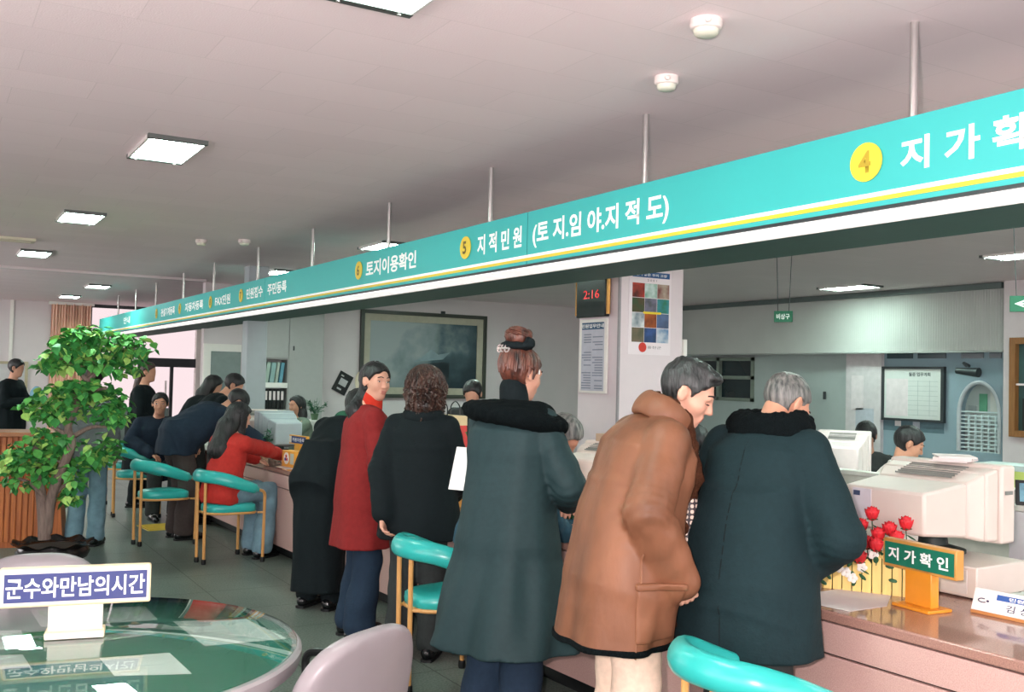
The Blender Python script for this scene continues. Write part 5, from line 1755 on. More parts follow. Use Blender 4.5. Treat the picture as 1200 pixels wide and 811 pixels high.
def headshape(g, c, R, k, detail=True):
    """cranium, jaw, nose, lips, ears; x points out of the face"""
    c = np.array(c)
    P = lambda x, y, z: c + R @ (np.array((x, y, z)) * k)
    E = lambda p, r, kk, mode='add', RR=None: g.ell(P(*p), np.array(r) * k, R if RR is None else R @ RR, kk * k, mode)
    E((-.014, 0, .030), (.094, .074, .083), .01)
    E((.026, 0, -.034), (.060, .055, .076), .035)
    E((.058, 0, -.090), (.024, .028, .020), .028)
    if detail:
        for s in (-1, 1):
            E((.050, s * .036, -.022), (.030, .024, .028), .022)
            E((.088, s * .031, .006), (.016, .018, .011), .012, 'sub')
        g.cap(P(.076, -.034, .024), P(.076, .034, .024), .011 * k, None, .02 * k)
        g.cap(P(.080, 0, .016), P(.102, 0, -.026), .0075 * k, .0115 * k, .012 * k)
        for s in (-1, 1):
            E((.091, s * .011, -.029), (.011, .008, .008), .008)
        g.cap(P(.083, -.017, -.055), P(.083, .017, -.055), .0085 * k, None, .008 * k)
        g.cap(P(.081, -.014, -.067), P(.081, .014, -.067), .0085 * k, None, .006 * k)
    for s in (-1, 1):
        RR = rotm('z', s * -.35) @ rotm('y', -.15)
        E((-.012, s * .079, -.004), (.019, .008, .033), .006, 'add', RR)
        E((-.006, s * .088, .002), (.010, .006, .018), .004, 'sub', RR)

class Person:
    def __init__(s, label, loc, az, H=1.68, lean=0, twist=0, seat=None, head_az=None, pitch=0, roll=0, skin_kind='warm', h=.009, sw=.18,
                 rarm=None, larm=None, legs=None, girth=1.0, neck_fwd=0.0, group=None, z=0.0, foot_spread=1.0):
        s.k = H / 1.70
        k = s.k
        s.root = thing('person', label, 'person', (loc[0], loc[1], z), math.radians(az), group)
        s.az, s.loc, s.h, s.seat = az, loc, h, seat
        s.Rt = rotm('z', math.radians(twist)) @ rotm('y', math.radians(lean))
        s.pel = np.array((0, 0, .94 * k)) if seat is None else np.array((-.03, 0, seat + .085))
        if lean > 25 and seat is None:
            s.pel = s.pel + np.array((-.10 * min(1, (lean - 25) / 40), 0, -.02))
        s.N = s.up(0, 0, 1.43)
        nl = math.radians(lean * .8 + 6 + neck_fwd)
        Rn = rotm('z', math.radians(twist)) @ rotm('y', nl)
        s.Hc = s.N + Rn @ np.array((.022, 0, .165)) * k
        yaw = math.radians((az if head_az is None else head_az) - az)
        s.Rh = rotm('z', yaw) @ rotm('y', math.radians(pitch)) @ rotm('x', math.radians(roll))
        s.sh, s.el, s.wr, s.hd = {}, {}, {}, {}
        for side, sg, arm in (('r', -1, rarm), ('l', 1, larm)):
            s.sh[side] = s.up(-.005, sg * sw, 1.375)
            if arm is None:
                s.el[side] = s.up(-.03, sg * (sw + .05), 1.09)
                s.wr[side] = s.up(.06, sg * (sw + .055), .86)
            else:
                s.el[side], s.wr[side] = np.array(arm[0], float), np.array(arm[1], float)
            d = s.wr[side] - s.el[side]
            s.hd[side] = d / (np.linalg.norm(d) + 1e-6)
        s.hip, s.kn, s.an, s.ft = {}, {}, {}, {}
        for side, sg in (('r', -1), ('l', 1)):
            s.hip[side] = s.pel + np.array((0, sg * .085 * k, -.03 * k))
            if legs and side in legs:
                s.kn[side], s.an[side] = np.array(legs[side][0], float), np.array(legs[side][1], float)
            elif seat is None:
                s.kn[side] = np.array((.015, sg * .09 * k * foot_spread, .50 * k))
                s.an[side] = np.array((-.03, sg * .10 * k * foot_spread, .085 * k))
            else:
                s.kn[side] = np.array((.40, sg * .10, seat + .06))
                s.an[side] = np.array((.36, sg * .11, .09))
            s.ft[side] = s.an[side]
        s.skin_kind, s.girth = skin_kind, girth
        s.body()
    def up(s, x, y, z):
        return s.pel + s.Rt @ (np.array((x, y, z - .94)) * s.k)
    def w2l(s, p):
        a = math.radians(-s.az)
        x, y = p[0] - s.loc[0], p[1] - s.loc[1]
        return np.array((x * math.cos(a) - y * math.sin(a), x * math.sin(a) + y * math.cos(a), p[2]))
    def bounds(s, pts, pad):
        P = np.array(pts)
        return P.min(0) - pad, P.max(0) + pad
    def body(s):
        k, gi = s.k, s.girth
        pts = [s.pel, s.N, s.Hc + np.array((0, 0, .05))] + [v for d in (s.sh, s.el, s.wr, s.kn, s.an) for v in d.values()]
        lo, hi = s.bounds(pts, .19)
        lo[2] = min(lo[2], -.01)
        g = SDF(lo, hi, s.h)
        R = s.Rt
        g.ell(s.pel, (.105 * k, .15 * k, .11 * k), R, .04)
        g.cap(s.pel, s.up(0, 0, 1.12), .10 * k, .105 * k, .05)
        g.ell(s.up(.0, 0, 1.24), (.105 * k, .15 * k, .16 * k), R, .05)
        g.cap(s.up(-.01, 0, 1.38), s.N, .06 * k, .052 * k, .05)
        g.cap(s.N, s.Hc + s.Rh @ np.array((-.022, 0, -.05)) * k, .054 * k, .05 * k, .03)
        for a in 'rl':
            g.cap(s.up(-.005, 0, 1.37), s.sh[a], .055 * k, .05 * k, .04)
            g.cap(s.sh[a], s.el[a], .046 * k, .038 * k, .03)
            g.cap(s.el[a], s.wr[a], .038 * k, .026 * k, .02)
            g.cap(s.hip[a], s.kn[a], .078 * k, .052 * k, .04)
            g.cap(s.kn[a], s.an[a], .05 * k, .034 * k, .02)
            m = s.kn[a] * .68 + s.an[a] * .32
            g.ell(m + np.array((-.02, 0, 0)), (.045 * k, .045 * k, .10 * k), None, .03)
            g.cap(s.an[a] + np.array((-.01, 0, -.04 * k)), s.an[a] + np.array((.12, 0, -.055 * k)), .028 * k, .022 * k, .02)
            s.hand(g, a)
        headshape(g, s.Hc, s.Rh, k, s.h < .0095)
        s.g = g
        Hc, Rh = s.Hc, s.Rh
        def lips(C):
            q = (C - Hc) @ Rh / k
            return ((q[:, 0] > .072) & (np.abs(q[:, 1]) < .0185) & (q[:, 2] > -.074) & (q[:, 2] < -.0515)).astype(int)
        s.bodyo = g.build('body', [skin(s.skin_kind), M_LIP], s.root, lips if s.h < .0082 else None)
    def hand(s, g, a):
        k = s.k * .98
        d = s.hd[a]
        w = s.wr[a]
        sg = -1 if a == 'r' else 1
        ref = np.array((0, 0, 1.0)) if abs(d[2]) < .75 else np.array((1.0, 0, 0))
        side = np.cross(d, ref); side /= np.linalg.norm(side)      # across the palm
        if abs(d[2]) < .75:
            n = np.cross(side, d)                                   # back of the hand, up when the arm lies flat
            n = n if n[2] > 0 else -n
            thumb = np.cross(n, d) * (1 if a == 'r' else -1)
        else:
            thumb = np.array((1.0, 0, 0)) - d * d[0]
            thumb /= np.linalg.norm(thumb)
            n = np.array((0, sg * 1.0, 0)); n = n - d * (n @ d); n /= np.linalg.norm(n)
        t = thumb
        if s.h > .0115:
            g.cap(w, w + d * .09 * k - n * .01, .026 * k, .02 * k, .02)
            return
        for j in (-.5, 0, .5):
            g.cap(w + t * j * .02 * k, w + d * .082 * k + t * j * .05 * k, .016 * k, .0135 * k, .012)
        L = (.066, .078, .073, .058)
        for i in range(4):
            o = w + d * .085 * k + t * (.030 - .020 * i) * k
            b, c_ = .45, 1.05
            p1 = o + (d * math.cos(b) - n * math.sin(b)) * L[i] * .5 * k
            p2 = p1 + (d * math.cos(c_) - n * math.sin(c_)) * L[i] * .36 * k
            p3 = p2 + (d * math.cos(1.5) - n * math.sin(1.5)) * L[i] * .26 * k
            g.cap(o, p1, .0095 * k, .0088 * k, .004)
            g.cap(p1, p2, .0088 * k, .008 * k, .003)
            g.cap(p2, p3, .008 * k, .007 * k, .003)
        o = w + d * .025 * k + t * .026 * k
        p1 = o + (d * .75 + t * .6 - n * .25) * .042 * k
        p2 = p1 + (d * .95 + t * .1 - n * .3) * .034 * k
        g.cap(o, p1, .0125 * k, .0105 * k, .008)
        g.cap(p1, p2, .0105 * k, .0085 * k, .003)
    # -------------------------------------------------- clothes
    def top(s, name, m, hem=None, secs=None, skirt=None, slv=(.075, .066, .056), h=None, noise=(.004, 26), fold=None, wrk=.002, seed=1, end=.96, exp=2.3, cut=None, crs=.0055):
        k, gi = s.k, s.girth
        h = h or max(.010, s.h)
        secs = secs or [(-.10, .150, .195), (.02, .146, .188), (.15, .140, .182), (.30, .150, .196), (.39, .140, .192), (.445, .112, .150), (.49, .072, .092)]
        secs = [(q[0] * k, q[1] * k * gi, q[2] * k * gi) + tuple(v * k for v in q[3:]) for q in secs]
        pts = [s.pel, s.N] + [v for d in (s.sh, s.el, s.wr) for v in d.values()]
        if skirt:
            pts += [np.array((0, 0, min(q[0] for q in skirt) + .2)) + s.pel * np.array((1, 1, 0))]
        lo, hi = s.bounds(pts, .26)
        if skirt:
            r = max(max(q[1], q[2]) for q in skirt) * 1.2
            lo[:2] = np.minimum(lo[:2], s.pel[:2] - r - .05); hi[:2] = np.maximum(hi[:2], s.pel[:2] + r + .05)
        g = SDF(lo, hi, h)
        secs = [(secs[0][0] - .07 * k, secs[0][1] * .8, secs[0][2] * .8) + secs[0][3:], (secs[0][0] - .02 * k, secs[0][1] * .96, secs[0][2] * .96) + secs[0][3:]] + secs
        g.loft(s.pel, s.Rt, secs, .02, fold if not skirt else None, exp)
        for a in 'rl':
            g.cap(s.up(-.005, 0, 1.40), s.sh[a] + s.Rt @ np.array((0, 0, .0)), .05 * k * gi, slv[0] * k * .80, .035)
            v = s.wr[a] - s.el[a]
            e = s.el[a] + v * end
            g.cap(s.sh[a] + s.Rt @ np.array((0, 0, -.02)), s.el[a], slv[0] * k * .9, slv[1] * k, .014, 'add', (wrk, 16, seed))
            g.cap(s.el[a], e, slv[1] * k, slv[2] * k, .007, 'add', (wrk * .9, 15, seed + 2))
        if skirt:
            Rz = np.eye(3)
            o = np.array((s.pel[0], s.pel[1], 0))
            sk = sorted(skirt)
            sk += [(sk[-1][0] + .05, sk[-1][1] * .93, sk[-1][2] * .93) + sk[-1][3:], (sk[-1][0] + .13, sk[-1][1] * .7, sk[-1][2] * .7) + sk[-1][3:]]
            g.loft(o, Rz, sk, .06, fold, exp)
            g.D[:, :, :] = np.maximum(g.D, 0 * g.D + (sk[0][0] - (g.lo[2] + g.h * np.arange(g.n[2], dtype=np.float32)))[None, None, :])
        if noise:
            g.noise(noise[0], noise[1] * 1.5, seed, (1, 1, .32))
        for a in 'rl':
            g.crease(s.el[a], s.sh[a], s.wr[a], crs * k, .10 * k, seed)
            g.crease(s.el[a] * .35 + s.sh[a] * .65, s.sh[a], s.el[a], crs * .25 * k, .08 * k, seed + 3)
        if cut:
            g.clip(cut)
        o = g.build(name, m, s.root)
        s.coat = g
        s.topo = o
        return o
    def trousers(s, m, r=(.098, .078, .075), name='trousers', h=None, end=.045, noise=(.003, 28)):
        k = s.k
        pts = [s.pel] + [v for d in (s.hip, s.kn, s.an) for v in d.values()]
        lo, hi = s.bounds(pts, .2)
        g = SDF(lo, hi, h or max(.011, s.h))
        g.ell(s.pel - np.array((0, 0, .01)), (.118 * k, .162 * k, .12 * k), None, .03)
        for a in 'rl':
            g.cap(s.hip[a], s.kn[a], r[0] * k, r[1] * k, .03)
            v = s.an[a] - s.kn[a]
            e = s.an[a] + np.array((0, 0, -(s.an[a][2] - end - r[2] * k * .6)))
            g.cap(s.kn[a], e, r[1] * k, r[2] * k, .02, 'add', (.003, 13, 2))
        if noise:
            g.noise(noise[0], noise[1], 5)
        g.plane((0, 0, -1), -end)
        return g.build(name, m, s.root)
    def shoes(s, m, heel=0, shine=None):
        for a in 'rl':
            c = s.an[a]
            z0 = 0
            g = SDF(c + np.array((-.13, -.09, -c[2] - .01)), c + np.array((.26, .09, .06)), .009)
            b = np.array((c[0], c[1], z0))
            g.cap(b + np.array((-.05, 0, .042)), b + np.array((.04, 0, .05)), .037, .037, .03)
            g.cap(b + np.array((.03, 0, .045)), b + np.array((.165, 0, .028)), .040, .032, .03)
            g.cap(b + np.array((-.03, 0, .05)), b + np.array((-.025, 0, .095)), .036, .036, .02)
            g.plane((0, 0, -1), -.012 if not heel else -.012)
            o = g.build('shoe', m, s.root, None, 1)
            so = MB()
            so.prism([(-.082, -.03), (-.02, -.036), (.06, -.036), (.13, -.034), (.185, -.016), (.185, .016), (.13, .034), (.06, .036), (-.02, .036), (-.082, .03), (-.09, 0)], (b[0], b[1], 0), (1, 0, 0), (0, 1, 0), (0, 0, 1), .016)
            so.build('sole', M_BLACK, o, 0)
            if shine:  # bright bar across the toe stands in for the shoe's highlight
                MB().tube([(b[0] + .09, b[1] - .03, .062), (b[0] + .095, b[1], .072), (b[0] + .09, b[1] + .03, .062)], .007, 8).build('buckle', shine, o)
    # -------------------------------------------------- hair and face
    def locks(s, m, n, phis, length, wob, r, seed, th=.014, name='hair_locks'):
        rnd = random.Random(seed)
        k = s.k
        P = lambda x, y, z: s.Hc + s.Rh @ (np.array((x, y, z)) * k)
        back = s.Rt @ np.array((-1.0, 0, 0)); back[2] = 0
        mb = MB()
        for i in range(n):
            ph = math.radians(rnd.uniform(*phis))
            e0, e1 = rnd.uniform(.1, .9), rnd.uniform(1.35, 1.75)
            pts = []
            a0 = rnd.uniform(0, 6.28)
            f = rnd.uniform(2.2, 3.6)
            def w(j):
                return np.array((math.cos(a0 + f * j), math.sin(a0 + f * j), 0)) * wob * min(1, j / 4)
            for q in range(6):
                t = e0 + (e1 - e0) * q / 5
                pts.append(P(-.014 + (.096 + th) * math.sin(t) * math.cos(ph), (.076 + th) * math.sin(t) * math.sin(ph), .03 + (.085 + th) * math.cos(t)) + w(q * .6))
            p0 = pts[-1]
            out = p0 - s.Hc; out[2] = 0
            out = out / (np.linalg.norm(out) + 1e-6)
            L = length * rnd.uniform(.75, 1.08)
            for q in range(1, 9):
                d = L * q / 8
                p = p0 + np.array((0, 0, -d)) - out * (.10 * d)
                low = max(0.0, s.N[2] + .03 - p[2])
                p = p + back * low * .35 + w(3.6 + q)
                pts.append(p)
            cv = catmull(pts, 2)
            mb.tube(cv, [r * k * (1 - .65 * (j / len(cv)) ** 2) for j in range(len(cv))], 5)
        return mb.build(name, m, s.root)
    def hair(s, m, style='short', th=.012, noise=(.0025, 130), extra=None, h=None, line=(.072, .062), ears=True, nape=-.072, name='hair', fall=None):
        k = s.k
        h = h or max(.0055, s.h * .8)
        pad = .15
        lo, hi = s.Hc - pad, s.Hc + pad
        if fall:
            for (p, r, q, r2) in fall:
                for w in (p, q):
                    lo = np.minimum(lo, np.array(w) - max(r, r2) - .03); hi = np.maximum(hi, np.array(w) + max(r, r2) + .03)
        g = SDF(lo, hi, h)
        c = s.Hc
        P = lambda x, y, z: c + s.Rh @ (np.array((x, y, z)) * k)
        g.ell(P(-.014, 0, .030), np.array((.094, .074, .083)) * k, s.Rh, .01)
        g.ell(P(.020, 0, -.030), np.array((.058, .054, .070)) * k, s.Rh, .03)
        g.D -= th
        Rh = s.Rh
        def reg(X, Y, Z):
            x, y, z = X - c[0], Y - c[1], Z - c[2]
            u = (Rh[0, 0] * x + Rh[1, 0] * y + Rh[2, 0] * z) / k
            v = (Rh[0, 1] * x + Rh[1, 1] * y + Rh[2, 1] * z) / k
            w = (Rh[0, 2] * x + Rh[1, 2] * y + Rh[2, 2] * z) / k
            d = .84 * (u - line[0]) - .54 * (w - line[1]) + .004 * np.sin(60 * v)
            d = np.maximum(d, nape - w)
            if ears:
                e = np.sqrt(((u + .004) / .026) ** 2 + ((np.abs(v) - .08) / .034) ** 2 + ((w + .014) / .040) ** 2)
                d = np.maximum(d, (1 - e) * .028)
                # clear the sideburn in front of the ear
            return d * k
        g.clip(reg)
        if extra:
            for q in extra:
                if q[0] == 'ell':
                    g.ell(P(*q[1]), np.array(q[2]) * k, s.Rh @ (q[3] if len(q) > 3 else np.eye(3)), .02)
                elif q[0] == 'cap':
                    g.cap(P(*q[1]), P(*q[2]), q[3] * k, q[4] * k, .02)
        if fall:
            for (p, r, q, r2) in fall:
                g.cap(p, q, r, r2, .03)
        if noise:
            g.noise(noise[0], noise[1], 3, (1, 1, .25))
        return g.build(name, m, s.root)
    def face(s, look='open', brow=True, sides='rl'):
        k = s.k
        P = lambda x, y, z: s.Hc + s.Rh @ (np.array((x, y, z)) * k)
        def surf(y, z):
            for x in np.arange(.13, .02, -.001):
                p = P(x, y, z)
                i = tuple(np.clip(np.round((p - s.g.lo) / s.g.h).astype(int), 0, s.g.n - 1))
                if s.g.D[i] < .0005:
                    return x
            return .06
        R = Matrix([list(r) for r in s.Rh])
        for sd in sides:
            sg = -1 if sd == 'r' else 1
            y = sg * .031
            x = surf(y, .006)
            if look == 'open':
                o = MB().ell(P(x - .004, y, .006), (.007 * k, .0140 * k, .0062 * k), R @ Matrix.Rotation(sg * .25, 3, 'Z'), 14, 9).build('eye', M_EYEW, s.root)
                MB().ell(P(x - .0012, y, .0063), (.0058 * k, .0062 * k, .0060 * k), R, 12, 8).build('iris', M_IRIS, o)
                MB().tube([P(x + .001, y - .015, .010), P(x + .0045, y, .0135), P(x + .001, y + .015, .010)], .0018 * k, 6).build('eyelid', M_BROW, o)
            else:
                MB().tube([P(surf(y - .014, -.002) + .0, y - .014, -.001), P(x + .001, y, -.004), P(surf(y + .014, -.002), y + .014, -.001)], .0022 * k, 6).build('eyelid', M_BROW, s.root)
            if brow:
                pts = []
                for q in (-.019, -.008, .004, .017):
                    yy = y + q * sg
                    zz = .030 + (.004 if -.01 < q < .01 else 0) - (.002 if q > .01 else 0)
                    pts.append(P(surf(yy, zz) + .001, yy, zz))
                MB().tube(catmull(pts, 4), .0030 * k, 6).build('eyebrow', M_BROW, s.root)

def fabric(name, col, rough=.85, var=.08, bump=.25, bscale=90, sheen=.0, scale=40, **kw):
    return mat(name, col, rough, var=var, scale=scale, bump=bump, bscale=bscale, spec=.2, sheen=sheen, **kw)
F_TEALBLK = fabric('wool_teal_black', S(23, 42, 46))
F_GREYGRN = fabric('coat_grey_green', S(36, 55, 58), .62, sheen=.0, bump=.12, bscale=40)
F_BLACK = fabric('cloth_black', S(15, 24, 27))
F_NAVY = fabric('cloth_navy', S(30, 42, 56))
F_NAVY2 = fabric('trouser_navy', S(34, 50, 68))
F_RED = fabric('wool_red', S(126, 36, 36))
F_REDK = fabric('knit_red', S(178, 50, 44), bscale=200)
F_REDT = fabric('turtleneck_red', S(190, 50, 34), bscale=200)
F_CHAR = fabric('trouser_charcoal', S(50, 54, 54))
F_BEIGE = fabric('trouser_beige', S(222, 196, 176), bscale=150, bump=.1)
F_JEAN = fabric('denim_pale', S(112, 142, 156), scale=12, var=.2)
F_JEAND = fabric('denim_blue', S(44, 76, 92), .7, scale=20, var=.12)
F_GREYJ = fabric('jacket_grey', S(96, 100, 102))
F_OLIVE = fabric('jacket_grey_green', S(110, 122, 108))
F_WHITE = fabric('shirt_white', S(226, 222, 216), .7, bump=.08)
F_BROWNT = fabric('trouser_brown', S(66, 58, 56))
F_FUR = mat('fur_black', S(10, 17, 19), .95, var=.3, scale=120, bump=.9, bscale=220, spec=.1)
F_FURB = mat('fur_brown', S(74, 44, 30), .95, var=.35, scale=110, bump=.9, bscale=220, spec=.1)
F_LEATH = mat('leather_brown', S(132, 86, 62), .5, var=.0, scale=7, bump=.25, bscale=30, spec=.3, col2=S(102, 66, 47), stretch=(1, 1, .5))
F_SHOE = mat('shoe_black', S(16, 18, 20), .18, spec=.6)
F_GLINT = mat('buckle_bright', S(230, 226, 220), .2, metal=.6)

def old_man():
    p = Person('old man with grey hair in a black coat with fur collar, bent over the counter', (2.56, 2.66), 17, 1.66, 17, head_az=-4, pitch=40, h=.0065, sw=.172, girth=1.12,
               rarm=((.04, -.325, 1.04), (.30, -.04, .86)), larm=((.12, .30, 1.03), (.36, .12, .85)), skin_kind='warm', neck_fwd=24)
    k = p.k
    p.top('coat', F_TEALBLK, skirt=[(.62, .19, .262), (.80, .185, .250), (.95, .172, .232), (1.04, .16, .215)], slv=(.092, .084, .068), h=.009, noise=(.003, 17), fold=(5, .008, .03, .4), seed=2)
    g = p.coat
    c = SDF(p.N - .24, p.N + .24, .008)
    Rc = p.Rt @ rotm('y', -.35)
    c.ring(p.N + p.Rt @ np.array((.005, 0, .012)), Rc, .088, .112, .044, .02, 1.6, .55)
    c.cap(p.up(.10, -.07, 1.40), p.up(.17, -.04, 1.24), .035, .02, .03); c.cap(p.up(.10, .07, 1.40), p.up(.17, .04, 1.24), .035, .02, .03)
    c.noise(.003, 120, 2)
    c.build('fur_collar', F_FUR, p.topo)
    sm = g.patch(.0035, lambda X, Y, Z: np.maximum(np.abs(Y + .02 * 0) - .004, X) + 0 * Z)
    sm.build('back_seam', F_BLACK, p.topo)
    p.trousers(F_CHAR); p.shoes(F_SHOE)
    p.hair(H_GREY, 'short', .007, (.0018, 150), line=(.055, .062), nape=-.045)
    p.face('down')
    return p
old_man()

def brown_coat_man():
    p = Person('man in a brown shearling coat and beige trousers looking down at the counter', (2.20, 2.90), -17, 1.685, 12, head_az=-46, pitch=27, h=.0065, sw=.175, girth=1.16,
               rarm=((-.02, -.255, 1.12), (.105, -.225, .905)), larm=((.08, .32, 1.07), (.34, .18, .93)), skin_kind='fair', neck_fwd=28)
    k = p.k
    p.top('coat', F_LEATH, skirt=[(.64, .19, .25, -.05), (.79, .188, .248, -.03), (.95, .185, .238), (1.06, .168, .22)], slv=(.092, .084, .060), h=.0085, noise=(.004, 20), fold=(4, .01, .045, 1.2), seed=4, crs=.008, end=1.12)
    g = p.coat
    # patch pocket and side seam on the right flank
    def pocket(X, Y, Z):
        return np.maximum(np.maximum(np.abs(X - .03) - .085, np.abs(Z - .775) - .095), Y + .05)
    po = g.patch(.007, pocket).build('pocket', F_LEATH, p.topo)
    def flap(X, Y, Z):
        return np.maximum(np.maximum(np.abs(X - .03) - .088, np.abs(Z - .868) - .014), Y + .05)
    g.patch(.012, flap).build('pocket_band', F_LEATH, p.topo)
    def seam(X, Y, Z):
        return np.maximum(np.maximum(np.abs(X + .055 - .06 * (Z - .6)) - .005, Z - .98), Y)
    g.patch(.006, seam).build('side_seam', mat('leather_seam', S(128, 84, 60), .6), p.topo)
    def hemf(X, Y, Z):
        return np.abs(Z - .646) - .012
    g.patch(.006, hemf).build('fur_hem', F_FUR, p.topo)
    # stand-up collar with fur inside, fur lapel down the front
    c = SDF(p.N - .26, p.N + .26, .0075)
    Rc = p.Rt @ rotm('y', .48)
    c.ring(p.N + p.Rt @ np.array((.022, 0, .025)), Rc, .088, .104, .019, .02, 2.7, .75)
    c.noise(.0015, 40, 1)
    c.build('collar', F_LEATH, p.topo)
    f = SDF(p.N + np.array((-.26, -.26, -.75)), p.N + np.array((.34, .26, .20)), .0085)
    f.ring(p.N + p.Rt @ np.array((.034, 0, .034)), Rc, .074, .089, .016, .02, 2.9, .8)
    for sg in (-1, 1):
        f.cap(p.N + p.Rt @ np.array((.10, sg * .07, .0)), p.up(.175, sg * .06, 1.26), .026, .03, .03)
        f.cap(p.up(.165, sg * .045, 1.28), p.up(.19, sg * .03, 1.08), .03, .022, .02)
        f.cap(p.up(.19, sg * .03, 1.08), np.array((.205, sg * .02, .68)), .022, .02, .02)
    f.noise(.004, 110, 2)
    f.build('fur_lining', F_FURB, p.topo)
    pl = bpy.data.materials.new('plaid'); pl.use_nodes = True; MATS['plaid'] = pl
    nt = pl.node_tree; tc = nt.nodes.new('ShaderNodeTexCoord')
    w1 = nt.nodes.new('ShaderNodeTexWave'); w1.inputs['Scale'].default_value = 16; w2 = nt.nodes.new('ShaderNodeTexWave'); w2.bands_direction = 'Z'; w2.inputs['Scale'].default_value = 16
    mx = nt.nodes.new('ShaderNodeMath'); mx.operation = 'MULTIPLY'
    nt.links.new(tc.outputs['Object'], w1.inputs['Vector']); nt.links.new(tc.outputs['Object'], w2.inputs['Vector'])
    nt.links.new(w1.outputs['Fac'], mx.inputs[0]); nt.links.new(w2.outputs['Fac'], mx.inputs[1])
    r = nt.nodes.new('ShaderNodeValToRGB'); r.color_ramp.interpolation = 'CONSTANT'
    r.color_ramp.elements[0].color = (*S(60, 50, 54), 1); r.color_ramp.elements[1].position = .22; r.color_ramp.elements[1].color = (*S(226, 206, 190), 1)
    nt.links.new(mx.outputs[0], r.inputs[0]); nt.links.new(r.outputs[0], nt.nodes['Principled BSDF'].inputs['Base Color'])
    sc = SDF(p.up(.0, -.12, .86), p.up(.32, .12, 1.5) + np.array((.12, 0, .1)), .009)
    sc.cap(p.up(.14, -.02, 1.34), np.array((.235, -.025, .98)), .035, .04, .02); sc.cap(np.array((.235, -.025, .98)), np.array((.235, -.03, .88)), .04, .036, .02)
    sc.noise(.004, 50, 3)
    sc.build('scarf', pl, p.root)
    p.trousers(F_BEIGE, (.10, .085, .08), noise=(.004, 22)); p.shoes(F_SHOE)
    p.hair(H_SALT, 'short', .013, (.003, 120), line=(.070, .070), nape=-.055, extra=[('ell', (.05, 0, .098), (.040, .056, .018)), ('ell', (-.02, 0, .10), (.07, .06, .022))])
    p.face('down')
    return p
brown_coat_man()

